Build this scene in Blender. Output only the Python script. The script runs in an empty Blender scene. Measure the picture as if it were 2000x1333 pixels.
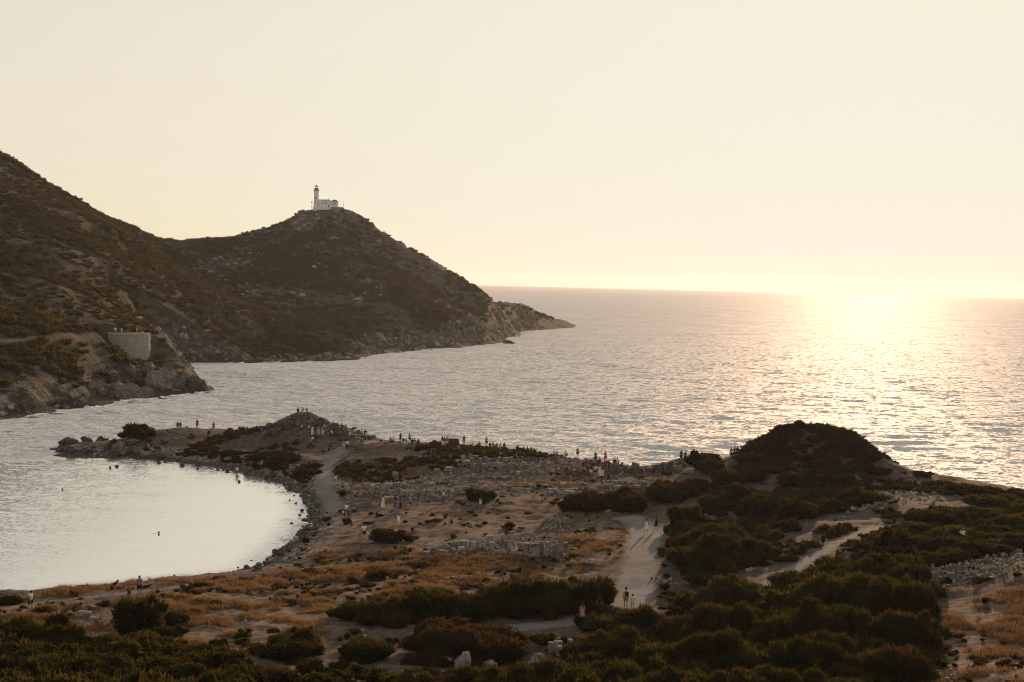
import bpy, bmesh, math, random
import numpy as np
from mathutils import Vector, Matrix, Euler

# ------------------------------------------------------------------ camera, sky, sun, exposure
FPX, CX, CY = 2778.0, 1000.0, 666.5          # focal length and centre of the photograph in its own pixels
CAM_H = 30.0
PITCH, ROLL = math.radians(-2.32), math.radians(1.39)
SUN_AZ, SUN_EL = math.radians(14.2), math.radians(8.5)   # azimuth to the right of the view direction (+Y)
SKY_X0, SKY_K, SKY_P = (0.95, 1.35, 1.55), (7.7, 7.3, 6.1), (1.05, 1.15, 1.5)   # half-way radiance, ceiling and steepness of the sky's shoulder
scene = bpy.context.scene
COL = scene.collection

c_f = Vector((0, math.cos(PITCH), math.sin(PITCH)))
r0 = Vector((1, 0, 0)); u0 = r0.cross(c_f)
c_r = (r0 * math.cos(ROLL) + u0 * math.sin(ROLL)).normalized()
c_u = c_r.cross(c_f).normalized()
cam_d = bpy.data.cameras.new("camera")
cam = bpy.data.objects.new("camera", cam_d); COL.objects.link(cam)
cam.matrix_world = Matrix(((c_r.x, c_u.x, -c_f.x, 0), (c_r.y, c_u.y, -c_f.y, 0), (c_r.z, c_u.z, -c_f.z, CAM_H), (0, 0, 0, 1)))
cam_d.sensor_width = 36.0; cam_d.lens = 36.0 * FPX / 2000.0
cam_d.clip_start = 0.5; cam_d.clip_end = 60000
scene.camera = cam

world = bpy.data.worlds.new("World"); scene.world = world; world.use_nodes = True
wn = world.node_tree; wn.nodes.clear()
sky = wn.nodes.new("ShaderNodeTexSky"); sky.sky_type = 'NISHITA'; sky.sun_disc = False
sky.sun_elevation = SUN_EL; sky.sun_rotation = SUN_AZ
sky.air_density = 1.0; sky.dust_density = 1.6; sky.ozone_density = 1.0; sky.altitude = 30
# hazy warm evening air: a soft warm shoulder K y^p / (1 + y^p) on the radiance of the whole sky
def wvec(op, a, b):
    nd = wn.nodes.new("ShaderNodeVectorMath"); nd.operation = op
    for s, v in zip(nd.inputs, (a, b)):
        if isinstance(v, tuple): s.default_value = v
        else: wn.links.new(v, s)
    return nd.outputs[0]
sk = wvec('POWER', wvec('DIVIDE', sky.outputs[0], SKY_X0), SKY_P)
sk = wvec('MULTIPLY', wvec('DIVIDE', sk, wvec('ADD', sk, (1.0, 1.0, 1.0))), SKY_K)
bg = wn.nodes.new("ShaderNodeBackground"); bg.inputs[1].default_value = 0.12
wo = wn.nodes.new("ShaderNodeOutputWorld")
wn.links.new(sk, bg.inputs[0]); wn.links.new(bg.outputs[0], wo.inputs[0])

sun_d = bpy.data.lights.new("sun", 'SUN'); sun_d.energy = 3.8; sun_d.angle = math.radians(0.5); sun_d.color = (1.0, 0.62, 0.37)
sun = bpy.data.objects.new("sun", sun_d); COL.objects.link(sun)
sdir = Vector((math.sin(SUN_AZ) * math.cos(SUN_EL), math.cos(SUN_AZ) * math.cos(SUN_EL), math.sin(SUN_EL)))
sun.rotation_euler = sdir.to_track_quat('Z', 'Y').to_euler(); sun.location = (0, 0, 200)

vs = scene.view_settings
vs.view_transform = 'Standard'; vs.look = 'None'; vs.gamma = 1.0; vs.exposure = 0.0; vs.use_curve_mapping = False
scene.cycles.use_denoising = True; scene.cycles.filter_width = 1.1
scene.cycles.max_bounces = 6; scene.cycles.diffuse_bounces = 2; scene.cycles.glossy_bounces = 2
scene.cycles.transmission_bounces = 4; scene.cycles.volume_bounces = 0; scene.cycles.transparent_max_bounces = 8
scene.cycles.sample_clamp_indirect = 4.0

# ------------------------------------------------------------------ helpers
rng = np.random.default_rng(7)
rnd = random.Random(7)

def ray(px, py):
    d = c_f * FPX + c_r * (px - CX) - c_u * (py - CY)
    return d / d.y                                    # unit step along +Y
def at_depth(px, py, D):
    d = ray(px, py); return (d.x * D, D, CAM_H + d.z * D)
def at_z(px, py, z):
    d = ray(px, py); t = (z - CAM_H) / d.z; return (d.x * t, t, z)
def sea_xy(px, D):
    """point of the sea surface seen in pixel column px, D metres out"""
    py = 700.0
    for _ in range(6):
        p = at_depth(px, py, D); py += p[2] * FPX / D
    return at_depth(px, py, D)[:2]

def _h(ix, iy, s):
    n = (ix.astype(np.int64) * 374761393 + iy.astype(np.int64) * 668265263 + s * 1274126177) & 0x7fffffff
    n = ((n ^ (n >> 13)) * 1274126177) & 0x7fffffff
    return ((n ^ (n >> 16)) & 0xffff) / 65535.0
def vnoise(x, y, s=0):
    x = np.asarray(x, float); y = np.asarray(y, float)
    ix = np.floor(x); iy = np.floor(y); fx = x - ix; fy = y - iy
    fx = fx * fx * fx * (fx * (fx * 6 - 15) + 10); fy = fy * fy * fy * (fy * (fy * 6 - 15) + 10)
    a = _h(ix, iy, s); b = _h(ix + 1, iy, s); c = _h(ix, iy + 1, s); d = _h(ix + 1, iy + 1, s)
    return (a + (b - a) * fx) * (1 - fy) + (c + (d - c) * fx) * fy - 0.5
def fbm(x, y, scale, octs=4, s=0, gain=0.5):
    o = 0; amp = 1.0; f = 1.0 / scale
    for k in range(octs):
        o = o + amp * vnoise(x * f + 17.3 * k, y * f - 9.1 * k, s + k); amp *= gain; f *= 2.03
    return o
def sstep(t):
    t = np.clip(t, 0, 1); return t * t * (3 - 2 * t)

class RBF:
    def __init__(self, pts, smooth=0.5):
        P = np.array(pts, float); self.c = P[:, :2]; n = len(P)
        K = np.hypot(self.c[:, None, 0] - self.c[None, :, 0], self.c[:, None, 1] - self.c[None, :, 1])
        A = np.zeros((n + 3, n + 3)); A[:n, :n] = -K + np.eye(n) * smooth
        A[:n, n] = 1; A[:n, n + 1:] = self.c / 100; A[n:, :n] = A[:n, n:].T
        b = np.zeros(n + 3); b[:n] = P[:, 2]
        self.w = np.linalg.solve(A, b)
    def __call__(self, x, y):
        x = np.asarray(x, float); y = np.asarray(y, float); n = len(self.c)
        o = self.w[n] + self.w[n + 1] * x / 100 + self.w[n + 2] * y / 100
        for (cx, cy), w in zip(self.c, self.w[:n]): o = o - w * np.hypot(x - cx, y - cy)
        return o

def poly_sd(x, y, poly):
    """signed distance to a closed polygon, positive inside"""
    x = np.asarray(x, float); y = np.asarray(y, float)
    d = np.full(x.shape, 1e18); ins = np.zeros(x.shape, bool)
    P = np.array(poly, float); Q = np.roll(P, -1, 0)
    for (ax, ay), (bx, by) in zip(P, Q):
        ex, ey = bx - ax, by - ay; L = ex * ex + ey * ey + 1e-12
        t = np.clip(((x - ax) * ex + (y - ay) * ey) / L, 0, 1)
        d = np.minimum(d, (x - ax - t * ex) ** 2 + (y - ay - t * ey) ** 2)
        cr = ((ay > y) != (by > y)) & (x < (bx - ax) * (y - ay) / (by - ay + 1e-12) + ax)
        ins ^= cr
    d = np.sqrt(d); return np.where(ins, d, -d)
def line_d(x, y, pts):
    """distance to an open polyline"""
    d = np.full(np.shape(x), 1e18)
    for (ax, ay), (bx, by) in zip(pts[:-1], pts[1:]):
        ex, ey = bx - ax, by - ay; L = ex * ex + ey * ey + 1e-12
        t = np.clip(((x - ax) * ex + (y - ay) * ey) / L, 0, 1)
        d = np.minimum(d, (x - ax - t * ex) ** 2 + (y - ay - t * ey) ** 2)
    return np.sqrt(d)

# ------------------------------------------------------------------ shape of the near land
near_shore = [at_z(*p, 0)[:2] for p in [(505, 1107), (530, 1085), (560, 1062), (590, 1040), (600, 1015), (597, 990), (582, 965), (552, 945),
              (510, 930), (465, 920), (420, 912), (370, 905), (320, 899), (270, 895), (200, 893), (150, 893), (105, 889)]]
near_shore += [sea_xy(px, D) for px, D in [(100, 243), (200, 249), (300, 258), (420, 264), (500, 263), (560, 262), (620, 260), (700, 255), (800, 247),
               (900, 238), (1000, 233), (1100, 226), (1200, 220), (1257, 214), (1300, 214), (1400, 214), (1500, 213), (1600, 214), (1700, 212), (1800, 206),
               (1900, 198), (2000, 190), (2150, 182), (2500, 170), (3400, 150)]]
near_shore += [(230, 40), (230, -60), (-230, -60), (-230, 70), (-90, 112)]
near_shore += [at_z(*p, 0)[:2] for p in [(-60, 1180), (60, 1174), (150, 1167), (230, 1156), (300, 1143), (360, 1133), (430, 1122), (480, 1112)]]
Zp = [  # (pixel x, pixel y, ground height)
    (60, 1190, 2.5), (-100, 1200, 2.6), (218, 1160, 2.2), (272, 1162, 2.2), (450, 1140, 1.9), (700, 1055, 1.9), (560, 1097, 1.0), (650, 1000, 1.3),
    (777, 1020, 1.9), (640, 920, 1.5), (677, 878, 3.0), (590, 868, 2.6), (480, 882, 1.6), (420, 850, 2.4), (300, 865, 1.5), (345, 837, 3.0), (250, 872, 1.2),
    (190, 880, 0.8), (130, 880, 0.6), (750, 864, 3.7), (880, 900, 3.8), (1000, 912, 3.4), (1187, 940, 3.2), (1000, 940, 2.9), (950, 990, 2.4),
    (870, 960, 2.5), (720, 940, 2.0), (1262, 1040, 2.8), (1230, 1150, 2.8), (1100, 1075, 2.5), (900, 1080, 2.2), (1300, 930, 3.6), (1400, 965, 4.3),
    (1350, 1050, 3.8), (1420, 1120, 4.0), (1250, 975, 3.0), (1560, 965, 5.0), (1480, 960, 4.7), (1640, 975, 5.3), (1500, 1125, 4.6), (1690, 1045, 5.6), (1580, 1060, 5.0),
    (1850, 975, 5.8), (1760, 945, 5.4), (2000, 985, 6.0), (1900, 1090, 7.0), (1800, 1130, 6.2), (2000, 1110, 7.6), (1900, 1220, 6.2), (2000, 1300, 7.2),
    (1850, 1320, 6.0), (1500, 1320, 5.2), (1400, 1220, 4.2), (1650, 1220, 5.4), (1000, 1230, 3.0), (1000, 1325, 4.2), (800, 1280, 3.3), (500, 1320, 3.6), (100, 1320, 3.5), (0, 1215, 2.7),
    (500, 1220, 2.6), (700, 1150, 2.3), (1100, 1230, 3.0), (2300, 1200, 8.5), (-250, 1320, 3.6), (400, 1220, 2.6)]
Dp = [  # (pixel x, pixel y, metres out): crests seen against the water
    (900, 874, 226), (1000, 882, 222), (1100, 892, 215), (1160, 897, 211), (860, 868, 229), (820, 866, 232),
    (1330, 898, 207), (1400, 902, 205), (1258, 919, 206), (1225, 912, 207),
    (1440, 892, 197), (1470, 872, 197), (1495, 860, 197), (1525, 840, 196), (1552, 829, 196), (1580, 834, 197), (1605, 830, 198), (1650, 840, 197), (1685, 862, 197), (1705, 880, 196), (1718, 896, 197), (1765, 916, 199), (1530, 890, 189), (1620, 905, 188),
    (1820, 925, 196), (1950, 957, 184), (2100, 970, 178),
    (540, 825, 246), (575, 806, 246), (605, 806, 246), (630, 818, 246), (655, 834, 245), (500, 847, 248), (700, 853, 242)]
ctrl = [at_z(*p) for p in Zp] + [at_depth(*p) for p in Dp]
ctrl += [(0, 0, 28.2), (-60, 0, 28), (60, 0, 29), (0, -50, 40), (-120, -40, 36), (120, -40, 40), (0, 25, 21), (-60, 25, 20), (60, 25, 22), (0, 50, 12), (-50, 50, 11.5), (50, 50, 13.5),
         (0, 72, 6.6), (-40, 72, 6.0), (45, 72, 7.8), (130, 60, 16), (-140, 50, 13), (110, 110, 9.0)]
for px, D, z in [(1555, 206, 6.0), (1640, 206, 5.0), (1470, 205, 4.5), (590, 254, 3.0), (1000, 228, 2.6), (1200, 215, 2.2), (800, 240, 2.6), (1760, 205, 3.0), (420, 257, 2.4)]:
    x, y = sea_xy(px, D); ctrl.append((x, y, z))
near_rbf = RBF(ctrl, 0.3)

def near_z(x, y, detail=True):
    x = np.asarray(x, float); y = np.asarray(y, float)
    wob = 1.6 * fbm(x, y, 6.0, 3, 31) if detail else 0
    d = poly_sd(x, y, near_shore) + wob
    z = np.maximum(near_rbf(x, y), 0.5)
    s = sstep(d / 5.5)
    n = 0.55 * fbm(x, y, 9.0, 4, 3) + 0.22 * fbm(x, y, 1.7, 3, 11) if detail else 0
    pd = path_d(x, y)
    n = n * (0.25 + 0.75 * sstep((pd - 0.2) / 1.5))
    return np.where(d > 0, z * s + n * sstep(d / 3.0) + 0.02, np.maximum(d * 0.35, -2.5) + 0.02)

def pl(pts, z): return [at_z(a, b, z)[:2] for a, b in pts]
PATHS = [  # (centre line in world metres, half width)
    (pl([(1228, 1014), (1248, 1024), (1264, 1042), (1258, 1070), (1250, 1105), (1245, 1140), (1240, 1165), (1228, 1185)], 2.8), 1.75),
    (pl([(1228, 1185), (1170, 1200), (1100, 1215), (1040, 1224), (960, 1235)], 3.0), 1.3),
    (pl([(1460, 1140), (1530, 1112), (1590, 1085), (1660, 1055), (1720, 1035)], 5.2), 0.8),
    (pl([(655, 975), (642, 955), (632, 925), (640, 900), (675, 885), (740, 876), (830, 872)], 2.2), 1.25),
    (pl([(-80, 1205), (20, 1193), (110, 1180), (210, 1165), (300, 1152), (430, 1128)], 2.2), 0.35),
    (pl([(475, 878), (540, 884), (600, 893), (640, 905)], 1.9), 0.6),
]
def path_d(x, y):
    d = np.full(np.shape(x), 1e9)
    for pts, hw in PATHS: d = np.minimum(d, line_d(x, y, pts) - hw)
    return d

# ------------------------------------------------------------------ shape of the headland with the lighthouse
far_shore = [sea_xy(px, D) for px, D in [(-900, 262), (-500, 270), (-200, 280)]]
far_shore += [at_z(*p, 0)[:2] for p in [(0, 820), (60, 809), (130, 797), (190, 792), (222, 786), (232, 777), (290, 775), (345, 769), (400, 763)]]
far_shore += [sea_xy(px, D) for px, D in [(392, 392), (360, 430), (320, 470)]]
far_shore += [at_z(*p, 0)[:2] for p in [(330, 708), (400, 708), (525, 707), (625, 705), (700, 702), (725, 695), (750, 691), (807, 686), (835, 681), (885, 679), (932, 675),
              (975, 669), (1004, 652), (1025, 646), (1070, 643), (1100, 641), (1130, 637)]]
far_shore += [sea_xy(px, D) for px, D in [(1120, 1075), (1050, 1100), (950, 1100), (800, 1110), (600, 1150), (380, 1160), (100, 1200), (-300, 1200), (-900, 1100)]]
FD = [  # skyline and slopes: pixel x, pixel y, metres out
    (-250, 130, 570), (-120, 222, 585), (0, 303, 600), (40, 327, 608), (100, 364, 620), (140, 386, 632), (185, 409, 645), (220, 431, 658), (270, 452, 680), (327, 477, 715), (355, 485, 740),
    (385, 488, 770), (425, 482, 785), (467, 467, 795), (492, 459, 800), (535, 447, 803), (557, 437, 805), (575, 420, 808), (595, 411, 808), (615, 406, 808), (662, 406, 808), (687, 413, 806), (705, 424, 803),
    (713, 436, 800), (737, 449, 797), (765, 462, 793), (790, 479, 790), (825, 497, 785), (862, 517, 780), (900, 538, 775), (912, 547, 775), (925, 559, 775), (950, 583, 790), (972, 592, 830), (1002, 594, 880), (1015, 595, 895), (1050, 604, 950), (1100, 624, 1010),
    # lighthouse hill, face towards us
    (640, 470, 765), (640, 540, 705), (700, 595, 650), (560, 530, 720), (480, 520, 725), (760, 540, 720), (830, 575, 700), (900, 610, 700), (940, 625, 745), (600, 592, 655), (1000, 625, 865),
    # bench with the track, and the spur coming down from the left hill
    (537, 603, 620), (650, 603, 632), (725, 603, 645), (825, 602, 672), (487, 591, 602), (412, 568, 575), (312, 546, 540), (255, 524, 515), (225, 513, 500), (130, 493, 470),
    (385, 545, 660), (300, 515, 640), (480, 560, 665),
    (537, 640, 560), (650, 650, 570), (750, 645, 600), (400, 640, 520), (830, 645, 660), (450, 680, 515), (640, 680, 552),
    # left hill and terrace below it
    (0, 430, 500), (110, 436, 515), (215, 443, 560), (0, 520, 440), (100, 545, 432), (0, 600, 385), (100, 605, 395), (200, 600, 440), (250, 600, 462), (300, 640, 470), (200, 560, 470),
    (-200, 300, 500), (-200, 520, 400), (0, 360, 560),
    # road and bastion plateau, slopes below
    (0, 672, 330), (70, 664, 345), (135, 656, 362), (190, 652, 378), (250, 651, 396), (292, 697, 391), (262, 697, 390), (235, 690, 389), (215, 668, 388), (275, 700, 389), (-200, 690, 310), (320, 700, 388), (345, 716, 383), (375, 735, 379), (260, 706, 384),
    (60, 720, 322), (150, 690, 355), (100, 745, 325), (180, 730, 352), (20, 770, 302), (130, 770, 318), (240, 735, 368), (300, 735, 374), (200, 765, 343)]
fctrl = [at_depth(px, py + (3.5 if k < 39 else 0), D) for k, (px, py, D) in enumerate(FD)]
for px, D, z in [(0, 800, 70), (300, 860, 40), (600, 900, 48), (800, 880, 30), (950, 900, 12), (-250, 800, 90), (600, 1050, 15), (300, 1050, 15), (0, 1050, 25)]:
    x, y = sea_xy(px, D); fctrl.append((x, y, z))
far_rbf = RBF(fctrl, 1.0)
def far_z(x, y):
    x = np.asarray(x, float); y = np.asarray(y, float)
    d = poly_sd(x, y, far_shore) + 5.0 * fbm(x, y, 22.0, 4, 77)
    z = np.maximum(far_rbf(x, y), 1.5)
    rock = np.abs(fbm(x, y, 14.0, 4, 5, 0.6))
    gul = fbm(x * 1.0, y * 0.5, 30.0, 4, 55)
    n = 3.6 * gul + 1.3 * fbm(x, y, 7.0, 3, 21) + 1.5 * (0.25 - rock) * sstep((20 - d) / 15)
    near = sstep((y - 420) / 80.0)
    n = n * (0.5 + 0.5 * near)
    s = sstep((d + 1.0) / (8.0 + 6.0 * near))
    bx, by, _ = at_depth(256, 655, 398)
    z = z - 4.3 * np.exp(-(((x - bx - 6.5) / 7.0) ** 2 + ((y - by + 2.0) / 10.0) ** 2)) - 3.0 * np.exp(-(((x - bx + 6.0) / 6.0) ** 2 + ((y - by + 7.0) / 9.0) ** 2))
    return np.where(d > 0, z * s + n * sstep(d / 7.0) + 0.3, np.maximum(d * 0.3, -3.0) + 0.3)

def march(px, py, zf, lo, hi, step=0.7):
    """first point of the height field seen through a pixel"""
    d = ray(px, py); D = np.arange(lo, hi, step)
    g = zf(d.x * D, D) - (CAM_H + d.z * D)
    k = np.argmax(g > 0)
    if not g[k] > 0: return None
    if k == 0: t = D[0]
    else: t = D[k - 1] + step * (-g[k - 1]) / (g[k] - g[k - 1])
    return (d.x * t, t, float(zf(np.array([d.x * t]), np.array([t]))[0]))
def near_at(px, py): return march(px, py, near_z, 60, 262, 0.5)
def far_at(px, py): return march(px, py, far_z, 270, 1050, 1.5)

# ------------------------------------------------------------------ object helpers
def link(name, data, parent=None):
    o = bpy.data.objects.new(name, data); COL.objects.link(o)
    if parent is not None: o.parent = parent
    return o
def tag(o, label=None, cat=None, group=None, kind=None):
    if label: o["label"] = label
    if cat: o["category"] = cat
    if group: o["group"] = group
    if kind or cat: o["kind"] = kind or "thing"
    return o
def mesh_np(name, V, F, mats=(), smooth=True):
    """mesh from arrays; F is (n,3) or (n,4)"""
    V = np.asarray(V, np.float32); F = np.asarray(F, np.int32)
    me = bpy.data.meshes.new(name); n, k = F.shape
    me.vertices.add(len(V)); me.vertices.foreach_set("co", V.ravel())
    me.loops.add(n * k); me.loops.foreach_set("vertex_index", F.ravel())
    me.polygons.add(n); me.polygons.foreach_set("loop_start", np.arange(0, n * k, k, dtype=np.int32))
    me.polygons.foreach_set("loop_total", np.full(n, k, np.int32))
    me.polygons.foreach_set("use_smooth", np.full(n, smooth, bool))
    for m in mats: me.materials.append(m)
    me.update(calc_edges=True); return me
def fattr(me, name, vals):
    a = me.attributes.new(name, 'FLOAT', 'POINT'); a.data.foreach_set("value", np.asarray(vals, np.float32))
def grid_faces(nr, nc):
    i = np.arange(nr * nc).reshape(nr, nc)
    return np.stack([i[:-1, :-1].ravel(), i[:-1, 1:].ravel(), i[1:, 1:].ravel(), i[1:, :-1].ravel()], 1)

# ------------------------------------------------------------------ materials
class NT:
    def __init__(self, name):
        self.m = bpy.data.materials.new(name); self.m.use_nodes = True
        self.t = self.m.node_tree; self.t.nodes.clear()
        self.out = self.t.nodes.new("ShaderNodeOutputMaterial")
    def n(self, kind, **inp):
        nd = self.t.nodes.new(kind)
        for k, v in inp.items():
            if k.startswith("_"): setattr(nd, k[1:], v)
        for k, v in inp.items():
            if k.startswith("_"): continue
            key = int(k[1:]) if k[0] == "i" and k[1:].isdigit() else k.replace("__", " ")
            s = nd.inputs[key]
            if isinstance(v, bpy.types.NodeSocket): self.t.links.new(v, s)
            else: s.default_value = (*v, 1) if isinstance(v, tuple) and len(v) == 3 and s.type == 'RGBA' else v
        return nd
    def mix(self, fac, a, b, blend='MIX'):
        nd = self.n("ShaderNodeMix", _data_type='RGBA', _blend_type=blend)
        for s, v in ((nd.inputs[0], fac), (nd.inputs[6], a), (nd.inputs[7], b)):
            if isinstance(v, bpy.types.NodeSocket): self.t.links.new(v, s)
            else: s.default_value = v if not isinstance(v, tuple) or len(v) == 4 else (*v, 1)
        return nd.outputs[2]
    def math(self, op, a, b=0.0, c=0.0):
        nd = self.n("ShaderNodeMath", _operation=op)
        for s, v in zip(nd.inputs, (a, b, c)):
            if isinstance(v, bpy.types.NodeSocket): self.t.links.new(v, s)
            else: s.default_value = v
        return nd.outputs[0]
    def ramp(self, v, a, b, lo=0.0, hi=1.0):
        nd = self.n("ShaderNodeMapRange", _interpolation_type='SMOOTHSTEP'); nd.inputs[1].default_value = a; nd.inputs[2].default_value = b
        nd.inputs[3].default_value = lo; nd.inputs[4].default_value = hi; self.t.links.new(v, nd.inputs[0]); return nd.outputs[0]
    def noise(self, vec, scale, detail=4.0, rough=0.55):
        return self.n("ShaderNodeTexNoise", Vector=vec, Scale=scale, Detail=detail, Roughness=rough)
    def pos(self): return self.n("ShaderNodeNewGeometry").outputs["Position"]
    def attr(self, name): return self.n("ShaderNodeAttribute", _attribute_name=name).outputs["Fac"]
    def bump(self, h, strength, dist):
        return self.n("ShaderNodeBump", Height=h, Strength=strength, Distance=dist).outputs[0]
    def done(self, shader): self.t.links.new(shader, self.out.inputs[0]); return self.m

def ground_material():
    t = NT("near_ground"); p = t.pos()
    n1 = t.noise(p, 0.11, 5, 0.6).outputs[0]; n2 = t.noise(p, 1.3, 5, 0.65).outputs[0]; n3 = t.noise(p, 9.0, 3, 0.6).outputs[0]; n4 = t.noise(p, 0.4, 6, 0.7).outputs[0]
    earth = t.mix(t.ramp(n4, 0.36, 0.64), (0.038, 0.025, 0.016), (0.175, 0.098, 0.057))
    earth = t.mix(t.ramp(n2, 0.45, 0.75, 0, 0.6), earth, (0.055, 0.042, 0.032))
    earth = t.mix(t.ramp(n3, 0.62, 0.74, 0, 0.5), earth, (0.24, 0.205, 0.175))
    straw = t.mix(n3, (0.11, 0.07, 0.04), (0.25, 0.16, 0.09))
    gm = t.math('MULTIPLY', t.attr("grass"), t.ramp(t.math('ADD', n2, t.math('MULTIPLY', n1, 0.6)), 0.62, 0.92))
    herb = t.mix(n3, (0.028, 0.019, 0.012), (0.088, 0.056, 0.032))
    earth = t.mix(t.math('MULTIPLY', t.attr("herb"), t.ramp(n4, 0.3, 0.55)), earth, herb)
    col = t.mix(gm, earth, straw)
    scrub = t.mix(n3, (0.014, 0.014, 0.009), (0.045, 0.036, 0.02))
    col = t.mix(t.math('MULTIPLY', t.attr("scrub"), t.ramp(n2, 0.38, 0.6)), col, scrub)
    rock = t.mix(n3, (0.16, 0.15, 0.135), (0.36, 0.33, 0.30))
    col = t.mix(t.math('MULTIPLY', t.attr("rock"), t.ramp(n2, 0.42, 0.6)), col, rock)
    pth = t.mix(n2, (0.14, 0.132, 0.125), (0.25, 0.24, 0.225))
    pth = t.mix(t.ramp(n4, 0.42, 0.66, 0.0, 0.55), pth, (0.105, 0.092, 0.08, 1))
    pth = t.mix(t.ramp(n3, 0.55, 0.75), pth, (0.32, 0.30, 0.28, 1))
    col = t.mix(t.attr("path"), col, pth)
    wet = t.attr("wet")
    col = t.mix(wet, col, t.mix(n3, (0.03, 0.028, 0.025), (0.09, 0.08, 0.07)))
    h = t.math('ADD', t.math('MULTIPLY', n2, 0.7), t.math('MULTIPLY', n3, 0.3))
    b = t.n("ShaderNodeBsdfPrincipled", Base__Color=col, Roughness=0.95, Normal=t.bump(h, 0.6, 0.25))
    b.inputs["Specular IOR Level"].default_value = 0.15
    return t.done(b.outputs[0])

def hill_material():
    t = NT("headland_ground"); p = t.pos()
    n0 = t.noise(p, 0.018, 5, 0.6).outputs[0]; n1 = t.noise(p, 0.09, 6, 0.62).outputs[0]; n2 = t.noise(p, 0.5, 5, 0.7).outputs[0]; n3 = t.noise(p, 2.5, 4, 0.6).outputs[0]
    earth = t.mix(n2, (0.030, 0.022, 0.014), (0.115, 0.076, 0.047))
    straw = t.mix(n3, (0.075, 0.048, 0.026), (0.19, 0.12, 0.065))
    col = t.mix(t.math('MULTIPLY', t.attr("grass"), t.ramp(n2, 0.4, 0.65)), earth, straw)  # straw for dry grass, and for sunlight painted onto the spur
    col = t.mix(t.ramp(t.math('ADD', n1, t.math('MULTIPLY', n2, 0.5)), 0.58, 0.78), col, t.mix(n3, (0.018, 0.017, 0.009), (0.050, 0.042, 0.022)))
    vor = t.n("ShaderNodeTexVoronoi", Vector=p, Scale=0.35).outputs["Distance"]
    rk = t.math('MULTIPLY', t.attr("rock"), t.ramp(t.math('SUBTRACT', n2, t.math('MULTIPLY', vor, 0.25)), 0.33, 0.5))
    col = t.mix(rk, col, t.mix(n3, (0.075, 0.066, 0.057), (0.22, 0.195, 0.17)))
    col = t.mix(t.attr("road"), col, t.mix(n3, (0.14, 0.105, 0.075), (0.24, 0.18, 0.13)))
    col = t.mix(t.attr("wet"), col, (0.03, 0.027, 0.024, 1))
    h = t.math('ADD', t.math('MULTIPLY', n1, 1.5), n2)
    b = t.n("ShaderNodeBsdfPrincipled", Base__Color=col, Roughness=0.95, Normal=t.bump(h, 0.7, 1.2))
    b.inputs["Specular IOR Level"].default_value = 0.15
    return t.done(b.outputs[0])

def water_material():
    t = NT("sea_water"); p = t.pos(); g = t.n("ShaderNodeNewGeometry")
    chop = t.attr("chop")
    acc = g.outputs["Normal"]
    chop2 = t.math('MULTIPLY', chop, chop)
    for sc, k, st, ch in ((0.22, 0.0, 0.25, chop2), (0.6, 3.0, 0.45, chop2), (1.7, 5.0, 0.50, chop2), (4.2, 7.0, 0.45, t.math('ADD', chop, 0.26))):
        mp = t.n("ShaderNodeMapping", Vector=p); mp.inputs["Scale"].default_value = (0.6, 1.0, 1.0); mp.inputs["Location"].default_value = (k, k, 0)
        mp.inputs["Rotation"].default_value = (0, 0, 0.14)
        nz = t.noise(mp.outputs[0], sc, 2, 0.5).outputs["Color"]
        v = t.n("ShaderNodeVectorMath", _operation='SUBTRACT', i0=nz); v.inputs[1].default_value = (0.5, 0.5, 0.5)
        v2 = t.n("ShaderNodeVectorMath", _operation='MULTIPLY', i0=v.outputs[0]); v2.inputs[1].default_value = (st * 0.8, st * 0.6, 0)
        v3 = t.n("ShaderNodeVectorMath", _operation='SCALE', i0=v2.outputs[0]); t.t.links.new(ch, v3.inputs["Scale"])
        acc = t.n("ShaderNodeVectorMath", _operation='ADD', i0=acc, i1=v3.outputs[0]).outputs[0]
    # short steep wave faces turned to the shore, in gusty groups
    gust = t.ramp(t.noise(p, 0.022, 3, 0.6).outputs[0], 0.35, 0.65, 0.45, 1.0)
    for sc, xs, lo, hi, st in ((0.20, 0.55, 0.55, 0.66, 0.35), (0.62, 0.65, 0.53, 0.63, 1.6), (1.8, 0.8, 0.52, 0.62, 1.9)):
        mp = t.n("ShaderNodeMapping", Vector=p); mp.inputs["Scale"].default_value = (xs, 1.0, 1.0); mp.inputs["Rotation"].default_value = (0, 0, 0.16); mp.inputs["Location"].default_value = (sc * 40, 3, 0)
        f = t.ramp(t.noise(mp.outputs[0], sc, 3, 0.6).outputs[0], lo, hi, 0.0, st)
        f = t.math('MULTIPLY', t.math('MULTIPLY', f, gust), chop2)
        cv = t.n("ShaderNodeCombineXYZ", Y=t.math('MULTIPLY', f, -1.0))
        acc = t.n("ShaderNodeVectorMath", _operation='ADD', i0=acc, i1=cv.outputs[0]).outputs[0]
    nrm = t.n("ShaderNodeVectorMath", _operation='NORMALIZE', i0=acc).outputs[0]
    rough = t.math('ADD', 0.02, t.math('MULTIPLY', chop, 0.67))           # the facets too small to see
    b = t.n("ShaderNodeBsdfPrincipled", Base__Color=(0.19, 0.195, 0.185, 1), Roughness=rough, IOR=1.33, Normal=nrm)
    gl = t.n("ShaderNodeBsdfGlossy", Color=(0.92, 0.92, 0.90, 1), Roughness=rough, Normal=nrm)
    fac = t.math('SUBTRACT', 0.84, t.math('MULTIPLY', chop, 0.24))
    return t.done(t.n("ShaderNodeMixShader", i0=fac, i1=b.outputs[0], i2=gl.outputs[0]).outputs[0])

M_ground, M_hill, M_water = ground_material(), hill_material(), water_material()

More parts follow.
